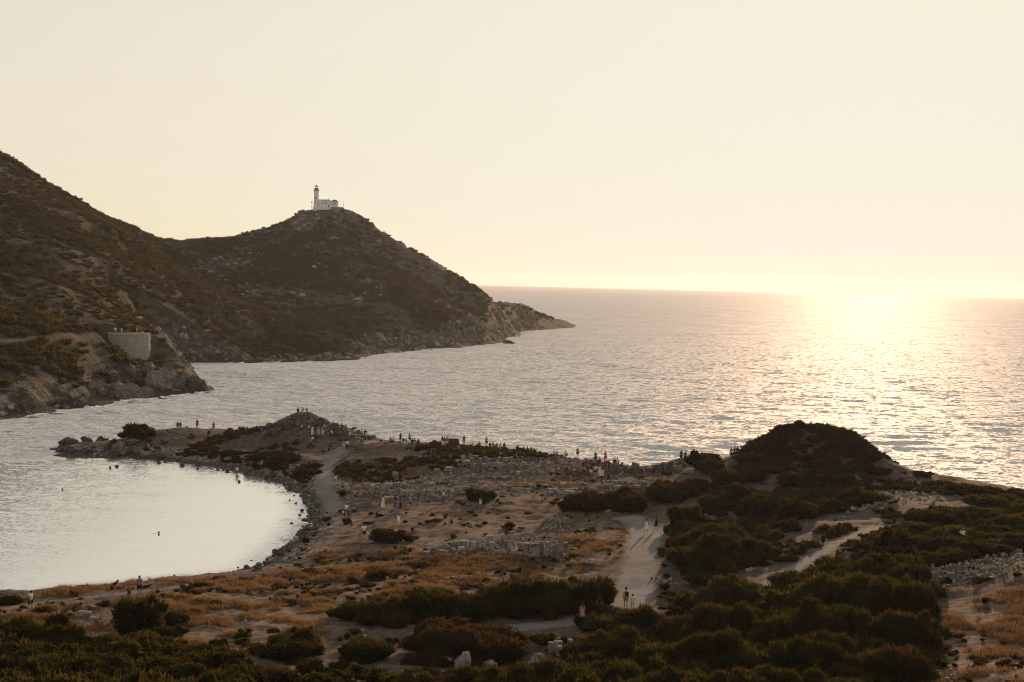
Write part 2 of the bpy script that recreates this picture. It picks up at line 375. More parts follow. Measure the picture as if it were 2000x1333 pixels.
# ------------------------------------------------------------------ near land
def poly_mask(x, y, pix, z, soft=5.0):
    return sstep(poly_sd(x, y, [at_z(a, b, z)[:2] for a, b in pix]) / soft + 0.5)
def near_masks(X, Y):
    grass = np.maximum.reduce([poly_mask(X, Y, q, z) for q, z in [
        ([(330, 1150), (640, 1095), (850, 1080), (1060, 1095), (1000, 1140), (700, 1180), (640, 1240), (480, 1330), (330, 1250)], 2.4),
        ([(1790, 1200), (2100, 1170), (2150, 1400), (1850, 1400)], 6.3), ([(1110, 1030), (1225, 1025), (1230, 1080), (1130, 1105)], 2.7),
        ([(640, 930), (880, 925), (870, 935), (700, 955)], 2.2), ([(1010, 930), (1130, 928), (1140, 950), (1000, 950)], 3.0),
        ([(0, 1200), (130, 1180), (300, 1180), (300, 1230), (0, 1240)], 2.4), ([(40, 1178), (230, 1148), (420, 1120), (430, 1130), (230, 1160), (60, 1184)], 1.8), ([(640, 1072), (900, 1082), (840, 1095), (640, 1092)], 2.0)]])
    scrub = np.maximum.reduce([poly_mask(X, Y, q, z, 3.0) for q, z in [
        ([(1380, 950), (1700, 945), (1980, 1000), (1990, 1080), (1790, 1120), (1820, 1400), (900, 1400), (1000, 1260), (1310, 1180), (1300, 1050), (1310, 990)], 4.8),
        ([(-200, 1240), (500, 1290), (500, 1450), (-200, 1450)], 3.4), ([(1440, 900), (1560, 830), (1700, 860), (1770, 920), (1650, 965), (1450, 960)], 6.0),
        ([(330, 885), (480, 850), (620, 905), (640, 950), (520, 925), (350, 900)], 1.6), ([(640, 900), (860, 875), (1100, 900), (900, 930), (680, 930)], 3.0)]])
    bare = poly_mask(X, Y, [(1440, 1145), (1520, 1090), (1610, 1045), (1760, 995), (1900, 968), (1930, 982), (1770, 1020), (1690, 1060), (1570, 1114), (1480, 1150)], 5.2, 3.0)
    return grass, scrub * (1 - 0.65 * bare)
def build_near():
    ys = np.concatenate([np.arange(-50, 60, 2.2), np.arange(60, 272, 0.5)])
    s = np.linspace(-1, 1, 460)
    s = s * (0.62 + 0.38 * s * s)
    Y = np.repeat(ys[:, None], len(s), 1); X = s[None, :] * (0.52 * np.maximum(Y, 0) + 75)
    Z = near_z(X, Y)
    F = grid_faces(*X.shape)
    keep = Z.ravel()[F].max(1) > -1.6
    F = F[keep]
    me = mesh_np("land", np.stack([X, Y, Z], -1).reshape(-1, 3), F, [M_ground])
    pd = path_d(X, Y) + 0.7 * fbm(X, Y, 2.0, 3, 91)
    grass, scrub = near_masks(X, Y)
    d = poly_sd(X, Y, near_shore)
    rock = np.maximum(sstep((9 - d) / 6) * (Y > 100), 0.25)
    fattr(me, "path", sstep((0.35 - pd) / 0.9).ravel()); fattr(me, "grass", grass.ravel()); fattr(me, "herb", (0.85 * (1 - poly_mask(X, Y, [(640, 992), (900, 985), (1000, 955), (1160, 930), (1310, 922), (1300, 938), (1120, 965), (1050, 1060), (900, 1072), (600, 1098), (560, 1100)], 2.3, 6.0))).ravel()); fattr(me, "scrub", scrub.ravel())
    fattr(me, "rock", rock.ravel()); fattr(me, "wet", sstep((0.55 - Z) / 0.45).ravel())
    o = link("terrain", me); tag(o, "brown stony ground of the flat peninsula with pale footpaths", kind="structure")
    return o
build_near()

# ------------------------------------------------------------------ headland
def build_far():
    px = np.concatenate([np.arange(-900, -40, 6.0), np.arange(-40, 1160, 2.1), np.arange(1160, 1260, 6)])
    ds = np.concatenate([np.arange(262, 420, 0.9), np.arange(420, 830, 1.6), np.arange(830, 1230, 5.0)])
    tx = np.array([sea_xy(p, 500)[0] / 500 for p in px])
    Y = np.repeat(ds[:, None], len(px), 1); X = tx[None, :] * Y
    Z = far_z(X, Y)
    F = grid_faces(*X.shape); F = F[Z.ravel()[F].max(1) > -1.5]
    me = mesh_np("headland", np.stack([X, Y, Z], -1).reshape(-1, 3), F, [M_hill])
    d = poly_sd(X, Y, far_shore)
    gy, gx = np.gradient(Z)
    steep = np.hypot(np.gradient(Z, axis=0) / np.maximum(np.gradient(Y, axis=0), .1), np.gradient(Z, axis=1) / np.maximum(np.gradient(X, axis=1), .1))
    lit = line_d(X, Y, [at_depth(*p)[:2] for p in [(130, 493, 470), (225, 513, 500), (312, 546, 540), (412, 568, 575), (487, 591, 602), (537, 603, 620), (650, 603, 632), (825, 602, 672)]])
    road = np.minimum(line_d(X, Y, [at_depth(*p)[:2] for p in [(-200, 690, 310), (0, 672, 330), (70, 664, 345), (135, 656, 362), (190, 652, 378), (230, 650, 392)]]),
                      line_d(X, Y, [at_depth(*p)[:2] for p in [(537, 603, 620), (650, 603, 632), (725, 603, 645), (825, 602, 672)]]))
    hx, hy, _ = at_depth(637, 420, 808)
    hd = np.hypot(X - hx, (Y - hy))
    rock = np.clip(sstep((14 - d) / 9) + sstep((32 - hd) / 10) * 0.9 + 0.55 * sstep((260 - hd) / 90) * (fbm(X, Y, 60, 3, 8) > 0.02) + 0.5 * sstep((steep - 0.75) / 0.5) * (Y < 420), 0, 1)
    fattr(me, "rock", rock.ravel()); fattr(me, "road", 0.35 * sstep((1.2 - road) / 0.8).ravel())
    fattr(me, "grass", np.clip(sstep((38 - lit) / 30)  + 0.3 * (fbm(X, Y, 50, 3, 66) > 0.2), 0, 1).ravel())  # band along spur and bench paints its sunlit warmth; random patches are dry grass
    fattr(me, "wet", sstep((2.4 + 1.5 * fbm(X, Y, 9, 2, 4) - Z) / 1.2).ravel())
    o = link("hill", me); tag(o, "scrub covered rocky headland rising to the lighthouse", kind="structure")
build_far()

# ------------------------------------------------------------------ sea
def build_sea():
    ang = np.concatenate([np.linspace(-1.2, -0.47, 12)[:-1], np.linspace(-0.47, 0.47, 820), np.linspace(0.47, 1.2, 12)[1:]])
    ds = [92.0]
    while ds[-1] < 760: ds.append(ds[-1] * 1.0045 + 0.05)
    while ds[-1] < 16000: ds.append(ds[-1] * 1.03)
    ds = np.array(ds)
    A, R = np.meshgrid(ang, ds); X = R * np.sin(A); Y = R * np.cos(A)
    # the bay on the left lies in the lee of the mole
    bay = poly_sd(X, Y, [at_z(*p, 0)[:2] for p in [(-400, 905), (60, 893), (110, 880), (330, 880), (620, 920), (640, 1010), (540, 1120), (0, 1180), (-400, 1200)]])
    lee = sstep((bay + 1) / 8)
    chop = 1.0 - 0.9 * lee * (0.84 + 0.16 * sstep((X + 52) / 22.0))
    r = np.random.default_rng(3); Z = np.zeros_like(X)
    for k in range(46):
        lam = 3.0 * (6.5 ** (k / 45.0)); th = math.radians(-100) + r.normal(0, 0.42); kk = 2 * math.pi / lam
        amp = 0.0050 * lam ** 0.8 * (0.6 + 0.8 * r.random())
        ph = kk * (X * math.cos(th) + Y * math.sin(th)) + r.random() * 6.28
        res = sstep((lam / (R * 0.0045 + 0.1) - 3) / 3)          # waves finer than the mesh are left to the material
        Z += amp * (np.sin(ph) + 0.25 * np.cos(2 * ph)) * res
    grp = 0.75 + 0.9 * fbm(X, Y, 40, 3, 14)
    Z *= np.clip(grp, 0.25, 1.6) * (1.0 - 0.95 * lee) * sstep((900 - R) / 300)
    me = mesh_np("sea", np.stack([X, Y, Z - 0.05], -1).reshape(-1, 3), grid_faces(*X.shape), [M_water])
    fattr(me, "chop", chop.ravel())
    tag(link("sea", me), "open sea with small choppy waves", kind="structure")
build_sea()
# ------------------------------------------------------------------ more materials
def stone_material(name, lo, hi, lich=0.35):
    t = NT(name); tc = t.n("ShaderNodeTexCoord").outputs["Object"]; oi = t.n("ShaderNodeObjectInfo").outputs["Random"]
    off = t.n("ShaderNodeVectorMath", _operation='ADD', i0=tc); t.t.links.new(oi, off.inputs[1])
    p = t.pos()
    n1 = t.noise(p, 1.6, 5, 0.65).outputs[0]; n2 = t.noise(p, 7.0, 4, 0.7).outputs[0]
    col = t.mix(t.ramp(n1, 0.3, 0.7), lo, hi)
    col = t.mix(t.ramp(n2, 0.58, 0.72, 0, lich), col, (0.05, 0.047, 0.04))
    col = t.mix(t.ramp(n2, 0.3, 0.42, lich, 0), col, (0.50, 0.47, 0.43))
    col = t.mix(1.0, col, t.mix(oi, (0.72, 0.70, 0.68), (1.12, 1.1, 1.08)), 'MULTIPLY')
    b = t.n("ShaderNodeBsdfPrincipled", Base__Color=col, Roughness=0.9, Normal=t.bump(n2, 0.7, 0.08))
    b.inputs["Specular IOR Level"].default_value = 0.2
    return t.done(b.outputs[0])
def leaf_material(name, lo, hi, thru, amount=0.3):
    t = NT(name); p = t.pos(); oi = t.n("ShaderNodeObjectInfo").outputs["Random"]
    n1 = t.noise(p, 1.1, 3, 0.6).outputs[0]; n2 = t.noise(p, 6.0, 2, 0.6).outputs[0]
    col = t.mix(t.ramp(t.math('ADD', t.math('MULTIPLY', n1, 0.6), t.math('MULTIPLY', n2, 0.4)), 0.35, 0.65), lo, hi)
    col = t.mix(1.0, col, t.mix(oi, (0.75, 0.78, 0.75), (1.25, 1.15, 1.05)), 'MULTIPLY')
    if amount > 0.4: col = t.mix(t.ramp(t.noise(p, 0.16, 4, 0.6).outputs[0], 0.4, 0.6), t.mix(0.55, col, (0.09, 0.06, 0.035)), col)
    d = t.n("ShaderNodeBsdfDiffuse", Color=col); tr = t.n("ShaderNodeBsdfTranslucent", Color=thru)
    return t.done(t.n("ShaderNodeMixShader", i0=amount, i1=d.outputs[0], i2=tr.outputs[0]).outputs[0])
def plain(name, col, rough=0.8, bumpy=0.0, spec=0.3):
    t = NT(name); p = t.n("ShaderNodeTexCoord").outputs["Object"]; n = t.noise(p, 14.0, 3, 0.6).outputs[0]
    c = t.mix(n, tuple(v * 0.78 for v in col), tuple(min(v * 1.18, 1.0) for v in col))
    b = t.n("ShaderNodeBsdfPrincipled", Base__Color=c, Roughness=rough); b.inputs["Specular IOR Level"].default_value = spec
    return t.done(b.outputs[0])

M_stone = stone_material("pale_limestone", (0.13, 0.113, 0.096), (0.40, 0.355, 0.305))
M_dark = stone_material("dark_shore_rock", (0.032, 0.029, 0.026), (0.105, 0.097, 0.086), 0.2)
M_cliff = stone_material("grey_cliff_rock", (0.075, 0.066, 0.057), (0.22, 0.195, 0.17), 0.3)
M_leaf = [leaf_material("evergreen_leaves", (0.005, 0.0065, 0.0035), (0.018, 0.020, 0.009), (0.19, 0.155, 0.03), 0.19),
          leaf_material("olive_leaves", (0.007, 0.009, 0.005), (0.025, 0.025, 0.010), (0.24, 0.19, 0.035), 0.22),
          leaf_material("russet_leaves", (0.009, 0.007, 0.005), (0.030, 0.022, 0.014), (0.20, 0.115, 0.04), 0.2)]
M_straw = leaf_material("dry_grass", (0.055, 0.039, 0.026), (0.155, 0.106, 0.066), (0.36, 0.215, 0.10), 0.42)
M_hillleaf = leaf_material("headland_scrub_leaves", (0.014, 0.014, 0.007), (0.046, 0.040, 0.018), (0.22, 0.16, 0.045), 0.24)
M_twig = plain("twigs", (0.09, 0.065, 0.045))

# ------------------------------------------------------------------ prototypes: shrubs, grass, stones
def icos(sub):
    bm = bmesh.new(); bmesh.ops.create_icosphere(bm, subdivisions=sub, radius=1.0)
    V = np.array([v.co[:] for v in bm.verts]); F = np.array([[v.index for v in f.verts] for f in bm.faces]); bm.free(); return V, F
ICO1, ICO2, ICO3 = icos(1), icos(2), icos(3)

def shrub_mesh(name, seed, R, H, lobes, leaves, leaf, spiky=0.4):
    r = np.random.default_rng(seed); L = [(0, 0, 0.25 * H, 0.66 * R, 0.6 * R, 0.5 * H)]
    for k in range(lobes):
        a = r.uniform(0, 6.283); q = R * r.uniform(0.25, 0.85) ; rr = R * r.uniform(0.13, 0.34)
        L.append((q * math.cos(a), q * math.sin(a), H * r.uniform(0.2, 0.78) * (1.15 - 0.62 * q / R), rr, rr * r.uniform(0.75, 1.25), H * r.uniform(0.16, 0.36)))
    L = np.array(L); V = []; F = []; nv = 0
    for l in L:                                                  # inner mass of twigs and leaves
        v = ICO2[0] * (0.86 + 0.2 * r.random((len(ICO2[0]), 1))) * l[3:] * 0.9 + l[:3]; v[:, 2] = np.maximum(v[:, 2], -0.15 * H)
        V.append(v); F.append(np.concatenate([ICO2[1], ICO2[1][:, 2:3]], 1) + nv); nv += len(v)
    area = L[:, 3] * L[:, 4] + L[:, 3] * L[:, 5]; N = int(leaves * 1.6)
    k = r.choice(len(L), N, p=area / area.sum()); d = r.normal(size=(N, 3)); d[:, 2] = np.abs(d[:, 2]) * 1.05 - 0.25
    d /= np.linalg.norm(d, axis=1, keepdims=True)
    P = L[k, :3] + d * L[k, 3:] * r.uniform(0.86, 1.07, (N, 1))
    q = ((P[:, None, :] - L[None, :, :3]) / L[None, :, 3:]); ok = ((q ** 2).sum(2) > 0.72).all(1) & (P[:, 2] > -0.05 * H)
    P = P[ok][:leaves]; d = d[ok][:leaves]; n = len(P)
    ax = d * 0.7 + r.normal(size=(n, 3)) * 0.55 + np.array([0, 0, spiky]); ax /= np.linalg.norm(ax, axis=1, keepdims=True)
    sd = np.cross(ax, r.normal(size=(n, 3))); sd /= np.linalg.norm(sd, axis=1, keepdims=True)
    ln = leaf * (r.uniform(0.7, 1.6, (n, 1)) + 1.3 * (r.random((n, 1)) < 0.06)); wd = leaf * r.uniform(0.28, 0.5, (n, 1))
    q = np.stack([P - ax * ln * 0.3, P + sd * wd + ax * ln * 0.25, P + ax * ln, P - sd * wd + ax * ln * 0.25], 1).reshape(-1, 3)
    V.append(q); F.append(np.arange(4 * n).reshape(n, 4) + nv)
    V = np.concatenate(V); F = np.concatenate(F)
    Fq = F[F[:, 2] != F[:, 3]]; Ft = F[F[:, 2] == F[:, 3]]
    Fq = np.concatenate([np.concatenate([Fq[:, [0, 1, 2]], Fq[:, [0, 2, 3]]]), Ft[:, :3]])
    return mesh_np(name, V, Fq, [M_leaf[0]], smooth=False)
def tube(pts, rad, seg=6):
    """tapered tube through points"""
    V = []; F = []; pts = [Vector(p) for p in pts]
    for i, p in enumerate(pts):
        t = (pts[min(i + 1, len(pts) - 1)] - pts[max(i - 1, 0)]).normalized(); a = t.orthogonal().normalized(); b = t.cross(a)
        for k in range(seg): q = 2 * math.pi * k / seg; V.append(p + (a * math.cos(q) + b * math.sin(q)) * rad[i])
    for i in range(len(pts) - 1):
        for k in range(seg): F.append((i * seg + k, i * seg + (k + 1) % seg, (i + 1) * seg + (k + 1) % seg, (i + 1) * seg + k))
    V = [tuple(v) for v in V]; c0 = len(V); V.append(tuple(pts[0])); V.append(tuple(pts[-1])); n = len(pts) - 1
    for k in range(seg): F.append((c0, (k + 1) % seg, k, k)); F.append((c0 + 1, n * seg + k, n * seg + (k + 1) % seg, n * seg + (k + 1) % seg))
    return V, F
class MB:
    def __init__(self): self.V = []; self.F = []
    def add(self, V, F):
        n = len(self.V); self.V += [tuple(v) for v in V]
        for f in F:
            g = []
            for i in f:
                if i + n not in g: g.append(i + n)
            self.F.append(tuple(g))
        return self
    def box(self, x0, x1, y0, y1, z0, z1):
        return self.add([(x0, y0, z0), (x1, y0, z0), (x1, y1, z0), (x0, y1, z0), (x0, y0, z1), (x1, y0, z1), (x1, y1, z1), (x0, y1, z1)],
                        [(0, 3, 2, 1), (4, 5, 6, 7), (0, 1, 5, 4), (1, 2, 6, 5), (2, 3, 7, 6), (3, 0, 4, 7)])
    def tube(self, pts, rad, seg=6): return self.add(*tube(pts, rad, seg))
    def lathe(self, prof, seg=16, cx=0, cy=0, jit=0):
        V = []; F = []; n = len(prof)
        for r, z in prof:
            for k in range(seg): a = 2 * math.pi * k / seg; V.append((cx + r * math.cos(a), cy + r * math.sin(a), z))
        for i in range(n - 1):
            for k in range(seg): F.append((i * seg + k, i * seg + (k + 1) % seg, (i + 1) * seg + (k + 1) % seg, (i + 1) * seg + k))
        F.append(tuple(range(seg))[::-1]); F.append(tuple((n - 1) * seg + k for k in range(seg)))
        return self.add(V, F)
    def mesh(self, name, mat, smooth=False):
        me = bpy.data.meshes.new(name); me.from_pydata(self.V, [], self.F); me.materials.append(mat)
        if smooth: me.polygons.foreach_set("use_smooth", [True] * len(me.polygons))
        me.update(); return me
    def build(self, name, mat, parent=None, smooth=False): return link(name, self.mesh(name, mat, smooth), parent)
def stem_mesh(name, seed, R, H):
    r = random.Random(seed); m = MB()
    for k in range(6):
        a = r.uniform(0, 6.28); q = R * r.uniform(0.2, 0.6); s = 0.03 * R + 0.01
        m.tube([(0.05 * math.cos(a), 0.05 * math.sin(a), -0.12 * H), (q * 0.4 * math.cos(a), q * 0.4 * math.sin(a), 0.25 * H), (q * math.cos(a), q * math.sin(a), 0.6 * H)], [s, s * 0.7, s * 0.3], 5)
    return m.mesh(name, M_twig)
SHRUB = {}
for cls, (R, H, lb, n, lf) in {1: (1.0, 0.8, 9, 560, 0.13), 2: (2.0, 1.4, 15, 1900, 0.16), 3: (3.4, 2.3, 24, 4600, 0.18), 4: (5.2, 3.2, 34, 9000, 0.20)}.items():
    SHRUB[cls] = [(R, H, shrub_mesh("foliage", 100 * cls + k, R, H, lb, n, lf), stem_mesh("stems", 100 * cls + k, R, H)) for k in range(4)]

def rock_mesh(name, seed, sub=2, rough=0.35, flat=1.0, mat=None):
    r = np.random.default_rng(seed); V0, F = (ICO2 if sub == 2 else ICO3); V = V0.copy()
    for k in range(9):                                           # chop flat facets off a ball
        n = r.normal(size=3); n /= np.linalg.norm(n); h = r.uniform(0.55, 0.9)
        s = V @ n; V = V - np.outer(np.maximum(s - h, 0), n)
    V += V0 * (fbm(V0[:, 0] * 3 + V0[:, 2] * 2 + seed, V0[:, 1] * 3 - V0[:, 2], 1.0, 3, seed)[:, None]) * rough
    V[:, 2] *= flat
    return mesh_np(name, V, F, [mat or M_stone], smooth=False)
def block_mesh(name, seed, mat=None, wear=0.07):
    r = np.random.default_rng(seed); bm = bmesh.new(); bmesh.ops.create_cube(bm, size=1.0)
    bmesh.ops.bevel(bm, geom=list(bm.edges), offset=0.07, segments=1, affect='EDGES')
    for v in bm.verts: v.co += Vector(r.normal(0, wear * 0.5, 3))
    me = bpy.data.meshes.new(name); bm.to_mesh(me); bm.free(); me.materials.append(mat or M_stone); return me
ROCK = [rock_mesh("stone", 10 + k) for k in range(7)]
BIGROCK = [rock_mesh("stone", 40 + k, 3, 0.5) for k in range(5)]
BLOCK = [block_mesh("stone_block", 70 + k) for k in range(7)]

def setmat(o, mat):
    for s in o.material_slots: s.link = 'OBJECT'; s.material = mat
    return o
def place(o, loc, rz=0.0, scale=(1, 1, 1), tilt=(0, 0)):
    o.location = loc; o.rotation_euler = (tilt[0], tilt[1], rz); o.scale = scale; return o
def mpp(D): return D / FPX                                       # metres per photo pixel at a distance

# ------------------------------------------------------------------ scattering of what nobody could count
def scatter(name, label, P, scl, meshes, zrot=True, tilt=0.15, stretch=None):
    n = len(P); me = bpy.data.meshes.new(name); me.vertices.add(n); me.vertices.foreach_set("co", np.asarray(P, np.float32).ravel())
    r = np.random.default_rng(len(name) + n)
    rot = np.stack([r.normal(0, tilt, n), r.normal(0, tilt, n), r.uniform(0, 6.283, n) if zrot else np.zeros(n)], 1).astype(np.float32)
    a = me.attributes.new("rot", 'FLOAT_VECTOR', 'POINT'); a.data.foreach_set("vector", rot.ravel())
    sc = np.asarray(scl, np.float32); sc = np.repeat(sc[:, None], 3, 1) if sc.ndim == 1 else sc
    a = me.attributes.new("scl", 'FLOAT_VECTOR', 'POINT'); a.data.foreach_set("vector", sc.ravel())
    a = me.attributes.new("pick", 'INT', 'POINT'); a.data.foreach_set("value", r.integers(0, len(meshes), n).astype(np.int32))
    o = link(name, me); tag(o, label, kind="stuff")
    ng = bpy.data.node_groups.new(name + "_nodes", 'GeometryNodeTree')
    ng.interface.new_socket("Geometry", in_out='INPUT', socket_type='NodeSocketGeometry'); ng.interface.new_socket("Geometry", in_out='OUTPUT', socket_type='NodeSocketGeometry')
    gi = ng.nodes.new("NodeGroupInput"); go = ng.nodes.new("NodeGroupOutput"); ip = ng.nodes.new("GeometryNodeInstanceOnPoints"); jn = ng.nodes.new("GeometryNodeJoinGeometry")
    for m in meshes[::-1]:
        src = bpy.data.objects.new(m.name + "_source", m); oi = ng.nodes.new("GeometryNodeObjectInfo"); oi.inputs[0].default_value = src; oi.inputs["As Instance"].default_value = True
        ng.links.new(oi.outputs["Geometry"], jn.inputs[0])
    def named(nm, typ):
        nd = ng.nodes.new("GeometryNodeInputNamedAttribute"); nd.data_type = typ; nd.inputs[0].default_value = nm; return nd.outputs[0]
    ng.links.new(gi.outputs[0], ip.inputs["Points"]); ng.links.new(jn.outputs[0], ip.inputs["Instance"]); ip.inputs["Pick Instance"].default_value = True
    ng.links.new(named("pick", 'INT'), ip.inputs["Instance Index"]); ng.links.new(named("rot", 'FLOAT_VECTOR'), ip.inputs["Rotation"]); ng.links.new(named("scl", 'FLOAT_VECTOR'), ip.inputs["Scale"])
    ng.links.new(ip.outputs[0], go.inputs[0])
    md = o.modifiers.new("scatter", 'NODES'); md.node_group = ng
    return o
def grass_mesh(name, seed, n, h, spread, mat):
    r = np.random.default_rng(seed); b = np.stack([r.normal(0, spread, n), r.normal(0, spread, n), np.full(n, -0.04)], 1)
    ax = np.stack([r.normal(0, 0.35, n), r.normal(0, 0.35, n), np.ones(n)], 1) * (h * r.uniform(0.5, 1.2, (n, 1)))
    a = r.uniform(0, 6.28, n); sd = np.stack([np.cos(a), np.sin(a), np.zeros(n)], 1) * h * 0.055
    V = np.stack([b - sd, b + sd, b + ax * 0.6 + sd * 0.8, b + ax + sd * 0.1], 1)
    V2 = np.stack([b - sd, b + ax * 0.6 + sd * 0.8, b + ax + sd * 0.1], 1)
    F = np.concatenate([np.arange(4 * n).reshape(n, 4)[:, [0, 1, 2]], np.arange(4 * n).reshape(n, 4)[:, [0, 2, 3]]])
    return mesh_np(name, V.reshape(-1, 3), F, [mat], smooth=False)
GRASS = [grass_mesh("grass_tuft", k, 24, 0.36, 0.20, M_straw) for k in range(3)]
def low_scrub(name, seed, mat):
    me = shrub_mesh(name, seed, 0.8, 0.55, 7, 170, 0.14, 0.6); me.materials[0] = mat; return me
LOWS = [low_scrub("low_scrub", 900 + k, M_leaf[[0, 2, 2, 1][k]]) for k in range(4)]
def hill_bush(name, seed):
    me = shrub_mesh(name, seed, 1.0, 0.8, 5, 90, 0.26, 0.4); me.materials[0] = M_hillleaf; return me
HBUSH = [hill_bush("headland_bush", 950 + k) for k in range(4)]

def sample_near(n, maskf, seed, ylo=70, yhi=262, slack=0.36):
    r = np.random.default_rng(seed); out = []
    while sum(len(o) for o in out) < n:
        Y = np.sqrt(r.uniform(ylo ** 2, yhi ** 2, n * 2)); X = r.uniform(-1, 1, n * 2) * (slack * Y + 6)
        w = maskf(X, Y); k = r.random(n * 2) < w; out.append(np.stack([X[k], Y[k]], 1))
        if len(out) > 60: break
    P = np.concatenate(out)[:n]; return np.stack([P[:, 0], P[:, 1], near_z(P[:, 0], P[:, 1])], 1)

def do_scatter():
    clear = lambda X, Y: sstep((path_d(X, Y) - 0.1) / 0.8)
    land = lambda X, Y: (poly_sd(X, Y, near_shore) > 2.0)
    P = sample_near(17000, lambda X, Y: near_masks(X, Y)[0] * clear(X, Y) * land(X, Y) * sstep((fbm(X, Y, 3.2, 4, 41, 0.65) + 0.02) / 0.28) * (0.3 + 0.7 * (Y < 175)), 1)
    r = np.random.default_rng(11)
    scatter("dry_grass", "golden dry grass growing on the slope and between the ruins", P, r.uniform(0.5, 1.25, len(P)), GRASS)
    P = sample_near(4000, lambda X, Y: np.clip(near_masks(X, Y)[1] * 0.9 + 0.02, 0, 1) * clear(X, Y) * land(X, Y) * sstep((fbm(X, Y, 9.0, 3, 43) + 0.15) / 0.35), 2)
    scatter("low_scrub", "low dark ground-hugging scrub spread between the shrubs", P, np.stack([0.3 + 1.0 * r.random(len(P)) ** 1.6] * 2 + [0.4 + 1.1 * r.random(len(P)) ** 2], 1), LOWS)
    P = sample_near(9000, lambda X, Y: (1 - near_masks(X, Y)[1]) * clear(X, Y) * land(X, Y) * sstep((fbm(X, Y, 6.0, 5, 141, 0.65) + 0.0) / 0.2) * (Y > 110), 31)
    scatter("stubble", "thin short dry stubble over the open trodden ground", P, r.uniform(0.18, 0.5, len(P)), GRASS)
    # small clumps across the open ground
    P = sample_near(1300, lambda X, Y: clear(X, Y) * land(X, Y) * (0.15 + 0.85 * near_masks(X, Y)[0]) * (fbm(X, Y, 14.0, 3, 48) > 0.05), 5)
    scatter("dwarf_scrub", "small dark tufts dotted over the dry open ground", P, np.stack([0.2 + 0.6 * r.random(len(P)) ** 2] * 2 + [r.uniform(0.2, 0.55, len(P))], 1), LOWS)
    # mound: closed cover of scrub
    mp = [at_z(a, b, 6)[:2] for a, b in [(1425, 925), (1470, 880), (1570, 862), (1700, 875), (1775, 922), (1690, 952), (1600, 968), (1450, 965)]]
    mtop = [sea_xy(1440, 192), sea_xy(1440, 204), sea_xy(1550, 209), sea_xy(1700, 207), sea_xy(1775, 201), sea_xy(1700, 187), sea_xy(1600, 182), sea_xy(1470, 183)]
    P = sample_near(2000, lambda X, Y: sstep(poly_sd(X, Y, mtop) / 2.5 + 0.3) * (0.25 + 0.75 * sstep((fbm(X, Y, 4.0, 3, 88) + 0.15) / 0.2)), 3, 175, 215)
    scatter("mound_scrub", "dense dark scrub covering the steep round mound by the sea", P, np.stack([0.45 + 1.1 * r.random(len(P)) ** 1.5] * 2 + [0.5 + 0.5 * r.random(len(P)) ** 2], 1), [LOWS[0], LOWS[1], LOWS[2], LOWS[1]])
    # pebbles and broken stone
    def stony(X, Y):
        d = poly_sd(X, Y, near_shore)
        ruin = np.maximum.reduce([poly_mask(X, Y, q, z) for q, z in [
            ([(670, 935), (960, 940), (960, 965), (800, 985), (670, 965)], 2.2), ([(830, 1060), (1120, 1040), (1120, 1100), (830, 1095)], 2.4), ([(840, 895), (1120, 895), (1120, 935), (840, 935)], 3.2),
            ([(970, 945), (1190, 948), (1180, 968), (980, 962)], 3), ([(1160, 936), (1275, 934), (1275, 960), (1170, 962)], 3.2), ([(1640, 975), (1840, 955), (1840, 985), (1650, 1000)], 5.5)]])
        return np.clip(0.3 * sstep((5.0 - d) / 3) * (d > -0.3) * (X < -15) + 0.8 * ruin + 0.012, 0, 1)
    P = sample_near(3600, lambda X, Y: stony(X, Y) * clear(X, Y), 4)
    scatter("rubble", "small pale broken stones strewn over ruins and shore", P, 0.06 + 0.26 * r.random(len(P)) ** 2.2, ROCK[:4], tilt=0.5)
    # headland scrub and outcrops
    rr = np.random.default_rng(21); N = 220000
    Y = np.sqrt(rr.uniform(275 ** 2, 1000 ** 2, N)); X = rr.uniform(-0.46, 0.06, N) * Y
    d = poly_sd(X, Y, far_shore); hx, hy, _ = at_depth(637, 420, 808)
    dens = (0.2 + 0.8 * sstep((fbm(X, Y, 26, 5, 66, 0.6) + 0.2) / 0.3)) * np.maximum(0.3 + 0.7 * sstep((fbm(X, Y, 90, 3, 166) + 0.16) / 0.22), 0.95 * (Y < 440)) * sstep((d - 6) / 8) * sstep((np.hypot(X - hx, Y - hy) - 10) / 14)
    road = line_d(X, Y, [at_depth(*p)[:2] for p in [(-200, 690, 310), (0, 672, 330), (70, 664, 345), (135, 656, 362), (190, 652, 378), (230, 650, 392)]])
    bas = np.hypot(X - BX, Y - BY)
    k = (rr.random(N) < dens) & (road > 1.8) & (bas > 8) & (Y < 1060); X, Y = X[k][:85000], Y[k][:85000]
    P = np.stack([X, Y, far_z(X, Y) - 0.1], 1); s = (0.4 + 1.7 * rr.random(len(P)) ** 3) * np.where(P[:, 1] < 420, 1.15, 1.0)
    scatter("headland_scrub", "dark maquis scrub covering the far headland slopes", P, np.stack([s, s, s * rr.uniform(0.6, 1.0, len(s))], 1), HBUSH)
    N = 40000; Y = np.sqrt(rr.uniform(275 ** 2, 950 ** 2, N)); X = rr.uniform(-0.42, 0.06, N) * Y; d = poly_sd(X, Y, far_shore)
    hd = np.hypot(X - hx, Y - hy)
    dens = np.clip(sstep((13 - d) / 9) * (d > 0) + 0.4 * sstep((260 - hd) / 130) * sstep((fbm(X, Y, 24, 4, 9, 0.6) - 0.08) / 0.2) + 0.55 * sstep((34 - hd) / 14), 0, 1)
    k = (rr.random(N) < dens) & (Y < 1060) & (hd > 9) & (np.hypot(X - BX, Y - BY) > 7); X, Y = X[k][:9500], Y[k][:9500]
    P = np.stack([X, Y, far_z(X, Y)], 1); s = (0.3 + 1.5 * rr.random(len(P)) ** 3.5) * np.where(P[:, 1] < 430, 0.6, 1.0)
